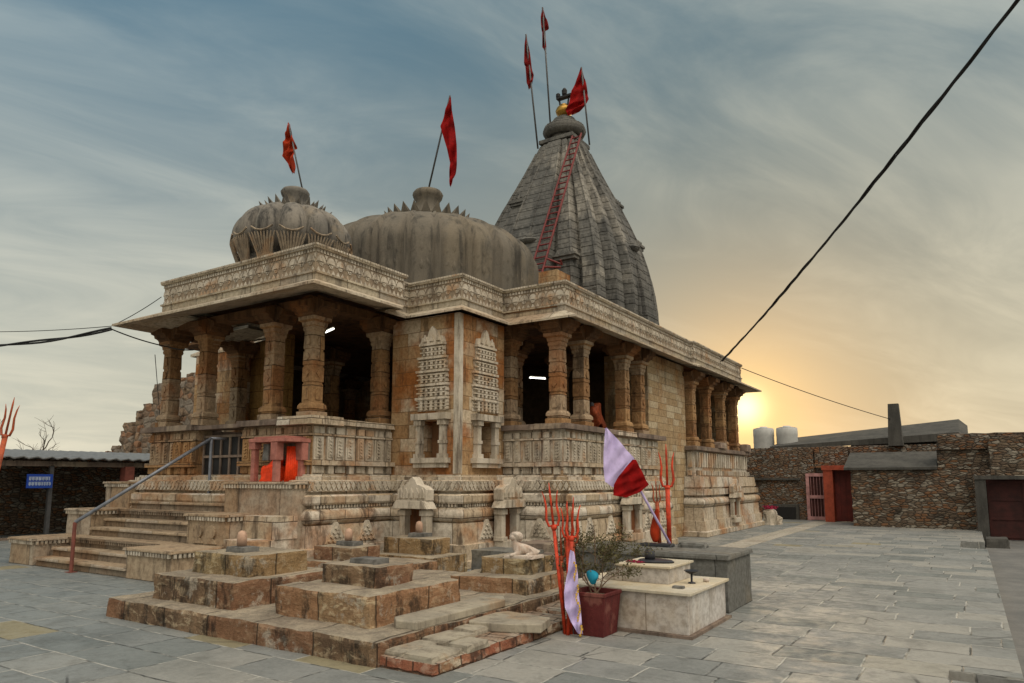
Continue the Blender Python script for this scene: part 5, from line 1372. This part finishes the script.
lv.build('foliage', M['leaf_green'], bush); mb = MB(); mb.tube([(1.8, 25.5, -.28), (1.78, 25.5, .6), (1.75, 25.5, 1.2)], [.03, .02, .01], 6); mb.build('stem', M['twig'], bush)
for i, (x, lab) in enumerate([(-7.75, 'white plastic water tank on the wall top, left of two'), (-6.75, 'white plastic water tank on the wall top, right of two')]):
    t = thing('water_tank', lab, 'water tank', (x, 33, 2.9)); mb = MB(); mb.lathe([(.44, .0), (.45, .05), (.44, .3), (.45, .33), (.44, .6), (.45, .63), (.445, .92), (.42, .97)], (x, 33, 2.92), 28); mb.build('body', M['tank'], t, smooth=True)
    mb = MB(); mb.lathe([(.43, .97), (.2, 1.02), (.16, 1.03), (.15, 1.06)], (x, 33, 2.92), 24); mb.build('lid', M['tank'], t, smooth=True)
mb = MB(); mb.box(-9, -5.6, 32.2, 34.5, -.3, 2.92); tag(mb.build('tank_base', M['rub_dark']), 'plain rubble building behind the far wall, carrying the water tanks', 'building')

# ================================================================== LEFT: TIN SHED, SIGN, RUIN, BARE TREE
sh = thing('tin_shed', 'long low dark shed with a corrugated tin roof at the left edge', 'shed', (-23, 10, 0))
mb = MB(); mb.box(-27.0, -26.8, -6, 22, -.3, 2.2); mb.box(-26.8, -21.9, 21.8, 22.0, -.3, 2.2); mb.build('back_wall', M['rub_dark'], sh)
mb = MB(); mb.box(-24.2, -24.0, -6, 21.8, -.3, 2.3); mb.build('inner_wall', M['rub_dark'], sh)
mb = MB(); xs = []
n = 240; vs = []
for i in range(n + 1):
    y = -6 + 28.4 * i / n; dz = .03 * math.sin(i * math.pi / 1.5)
    vs += [(-21.45, y, 2.22 + dz), (-27.2, y, 2.62 + dz), (-21.45, y, 2.19 + dz), (-27.2, y, 2.59 + dz)]
fs = []
for i in range(n):
    a, b = i * 4, i * 4 + 4; fs += [(a, b, b + 1, a + 1), (a + 2, a + 3, b + 3, b + 2), (a, a + 2, b + 2, b)]
mb.add(vs, fs); mb.build('tin_roof', M['tin'], sh)
mb = MB(); mb.box(-21.75, -21.65, -6, 22, 1.98, 2.12); mb.build('roof_beam', M['dark_stone'], sh)
for y in (-2, 3, 6.6, 9.85, 12.0, 15.5, 19):
    mb = MB(); w = .05 if y != 12.0 else .14; mb.box(-21.7 - w, -21.7 + w, y - w, y + w, -.05, 2.0); mb.build('post', M['railred'] if y == 12.0 else M['pole'], sh)
mb = MB(); mb.box(-21.9, -21.8, 4, 22, 0, .06); mb.build('plinth_kerb', M['dark_stone'], sh)
sg = thing('blue_sign', 'small blue painted sign with pale lettering on a shed post', 'sign', (-21.5, 9.55, 1.5))
mb = MB(); mb.box(-21.6, -21.57, 9.2, 9.85, 1.38, 1.76); mb.build('board', M['sign'], sg)
mb = MB(); rs = random.Random(5)
for row, z in ((0, 1.60), (1, 1.46)):
    y = 9.25
    while y < 9.78:
        w = .03 + rs.random() * .04; mb.box(-21.567, -21.562, y, y + w, z, z + .075); mb.box(-21.567, -21.562, y + w * .4, y + w * .6, z - .02, z + .09); y += w + .02
    mb.box(-21.5645, -21.5635, 9.25, 9.78, z + .078, z + .088)
mb.build('lettering', M['signtxt'], sg)
ru = thing('ruined_palace', 'ruined stepped stone tower with a weathered dome far behind the shed', 'ruin', (-40, 24, 0))
RPF = [(-48.5, 1.5), (-46.4, 3.4), (-44.6, 5.0), (-43.4, 6.0), (-42.2, 6.9), (-41.2, 7.5), (-35, 7.8)]
rru = random.Random(4); x = -48.5; i = 0
while x < -36:
    w = .35 + rru.random() * .7; zt = 1.5
    for (xa, za), (xb, zb) in zip(RPF[:-1], RPF[1:]):
        if xa <= x <= xb: zt = za + (zb - za) * (x - xa) / (xb - xa)
    rwall('broken_wall', M['ruin'], ru, x, x + w + .05, 24 + rru.random() * .4, 27 + rru.random(), -.4, zt + rru.gauss(0, .16), .16, i * 3.0, .3); x += w; i += 1
mb = MB(); mb.lathe([(1.75, 7.2), (1.85, 7.5), (1.7, 8.1), (1.2, 8.7), (.5, 9.0), (.1, 9.1)], (-37.8, 27, -.6), 32); mb.build('broken_dome', M['dome'], ru, smooth=True)
tr = thing('bare_tree', 'leafless pale branching tree behind the tin shed', 'tree', (-34, 10, -.4)); mb = MB(); rt = random.Random(11)
def branch(p, d, L, r, dep):
    pts = [p]; q = p.copy()
    for i in range(4):
        d = (d + Vector((rt.gauss(0, .16), rt.gauss(0, .2), .04))).normalized(); q = q + d * L / 4; pts.append(q.copy())
        if dep < 4 and i >= (2 if dep == 0 else 1):
            branch(q, (d + Vector((rt.gauss(0, .5), rt.gauss(0, .7), rt.gauss(.15, .25)))).normalized(), L * .62, r * .55, dep + 1)
    mb.tube(pts, [r * (1 - .55 * i / 4) for i in range(5)], 5)
for dy in (-2.5, 1.5, 4): branch(Vector((-34, 10 + dy, -.4)), Vector((0, rt.gauss(0, .15), 1)), 2.35, .09, 0)
mb.build('branches', M['bark'], tr)

# ================================================================== CABLES
def cable(label, pts, r, sag=0.0, n=24, twist=0, cat='cable'):
    pts = [Vector(p) for p in pts]; full = []
    for a, b in zip(pts[:-1], pts[1:]):
        for i in range(n):
            t = i / n; p = a.lerp(b, t); p.z -= sag * 4 * t * (1 - t) * (b - a).length / 10; full.append(p)
    full.append(pts[-1]); mb = MB()
    if twist:
        for k in range(twist):
            mb.tube([p + Vector((math.sin(i * .5 + k * 2.1), 0, math.cos(i * .5 + k * 2.1))) * r * (1.0 + .5 * math.sin(i * .23 + k)) for i, p in enumerate(full)], r, 6)
    else: mb.tube(full, r, 6)
    return tag(mb.build('power_cable', M['cable'], smooth=True), label, cat)
cable('thick twisted black cable rising from the rear parapet to the upper right', [(-6.68, 23.2, 5.5), (2.8, 7.1, 8.3)], .017, .14, 90, 3)
cable('thin black cable from the rear parapet down to the chimney', [(-6.7, 25.7, 5.6), (-2.4, 30.9, 3.9)], .014, .12)
cable('thick black cable pair swagging from the left eave tip out of frame', [(-15.24, 7.86, 4.8), (-24.0, 4.0, 5.0)], .022, .45, 40, 2)
cable('black cable from the left eave tip in to the porch columns', [(-15.24, 7.86, 4.8), (-14.9, 8.95, 4.55), (-14.0, 9.0, 4.4)], .014, .3)
cable('thin grey wire from the parapet corner to the left eave tip', [(-14.0, 8.2, 5.4), (-15.24, 7.86, 4.86), (-24, 5, 5.6)], .008, .25)
cable('thin stay wire running down from the porch column to the shed', [(-15.3, 8.9, 4.4), (-21.5, 13.0, 2.3)], .008, 0)
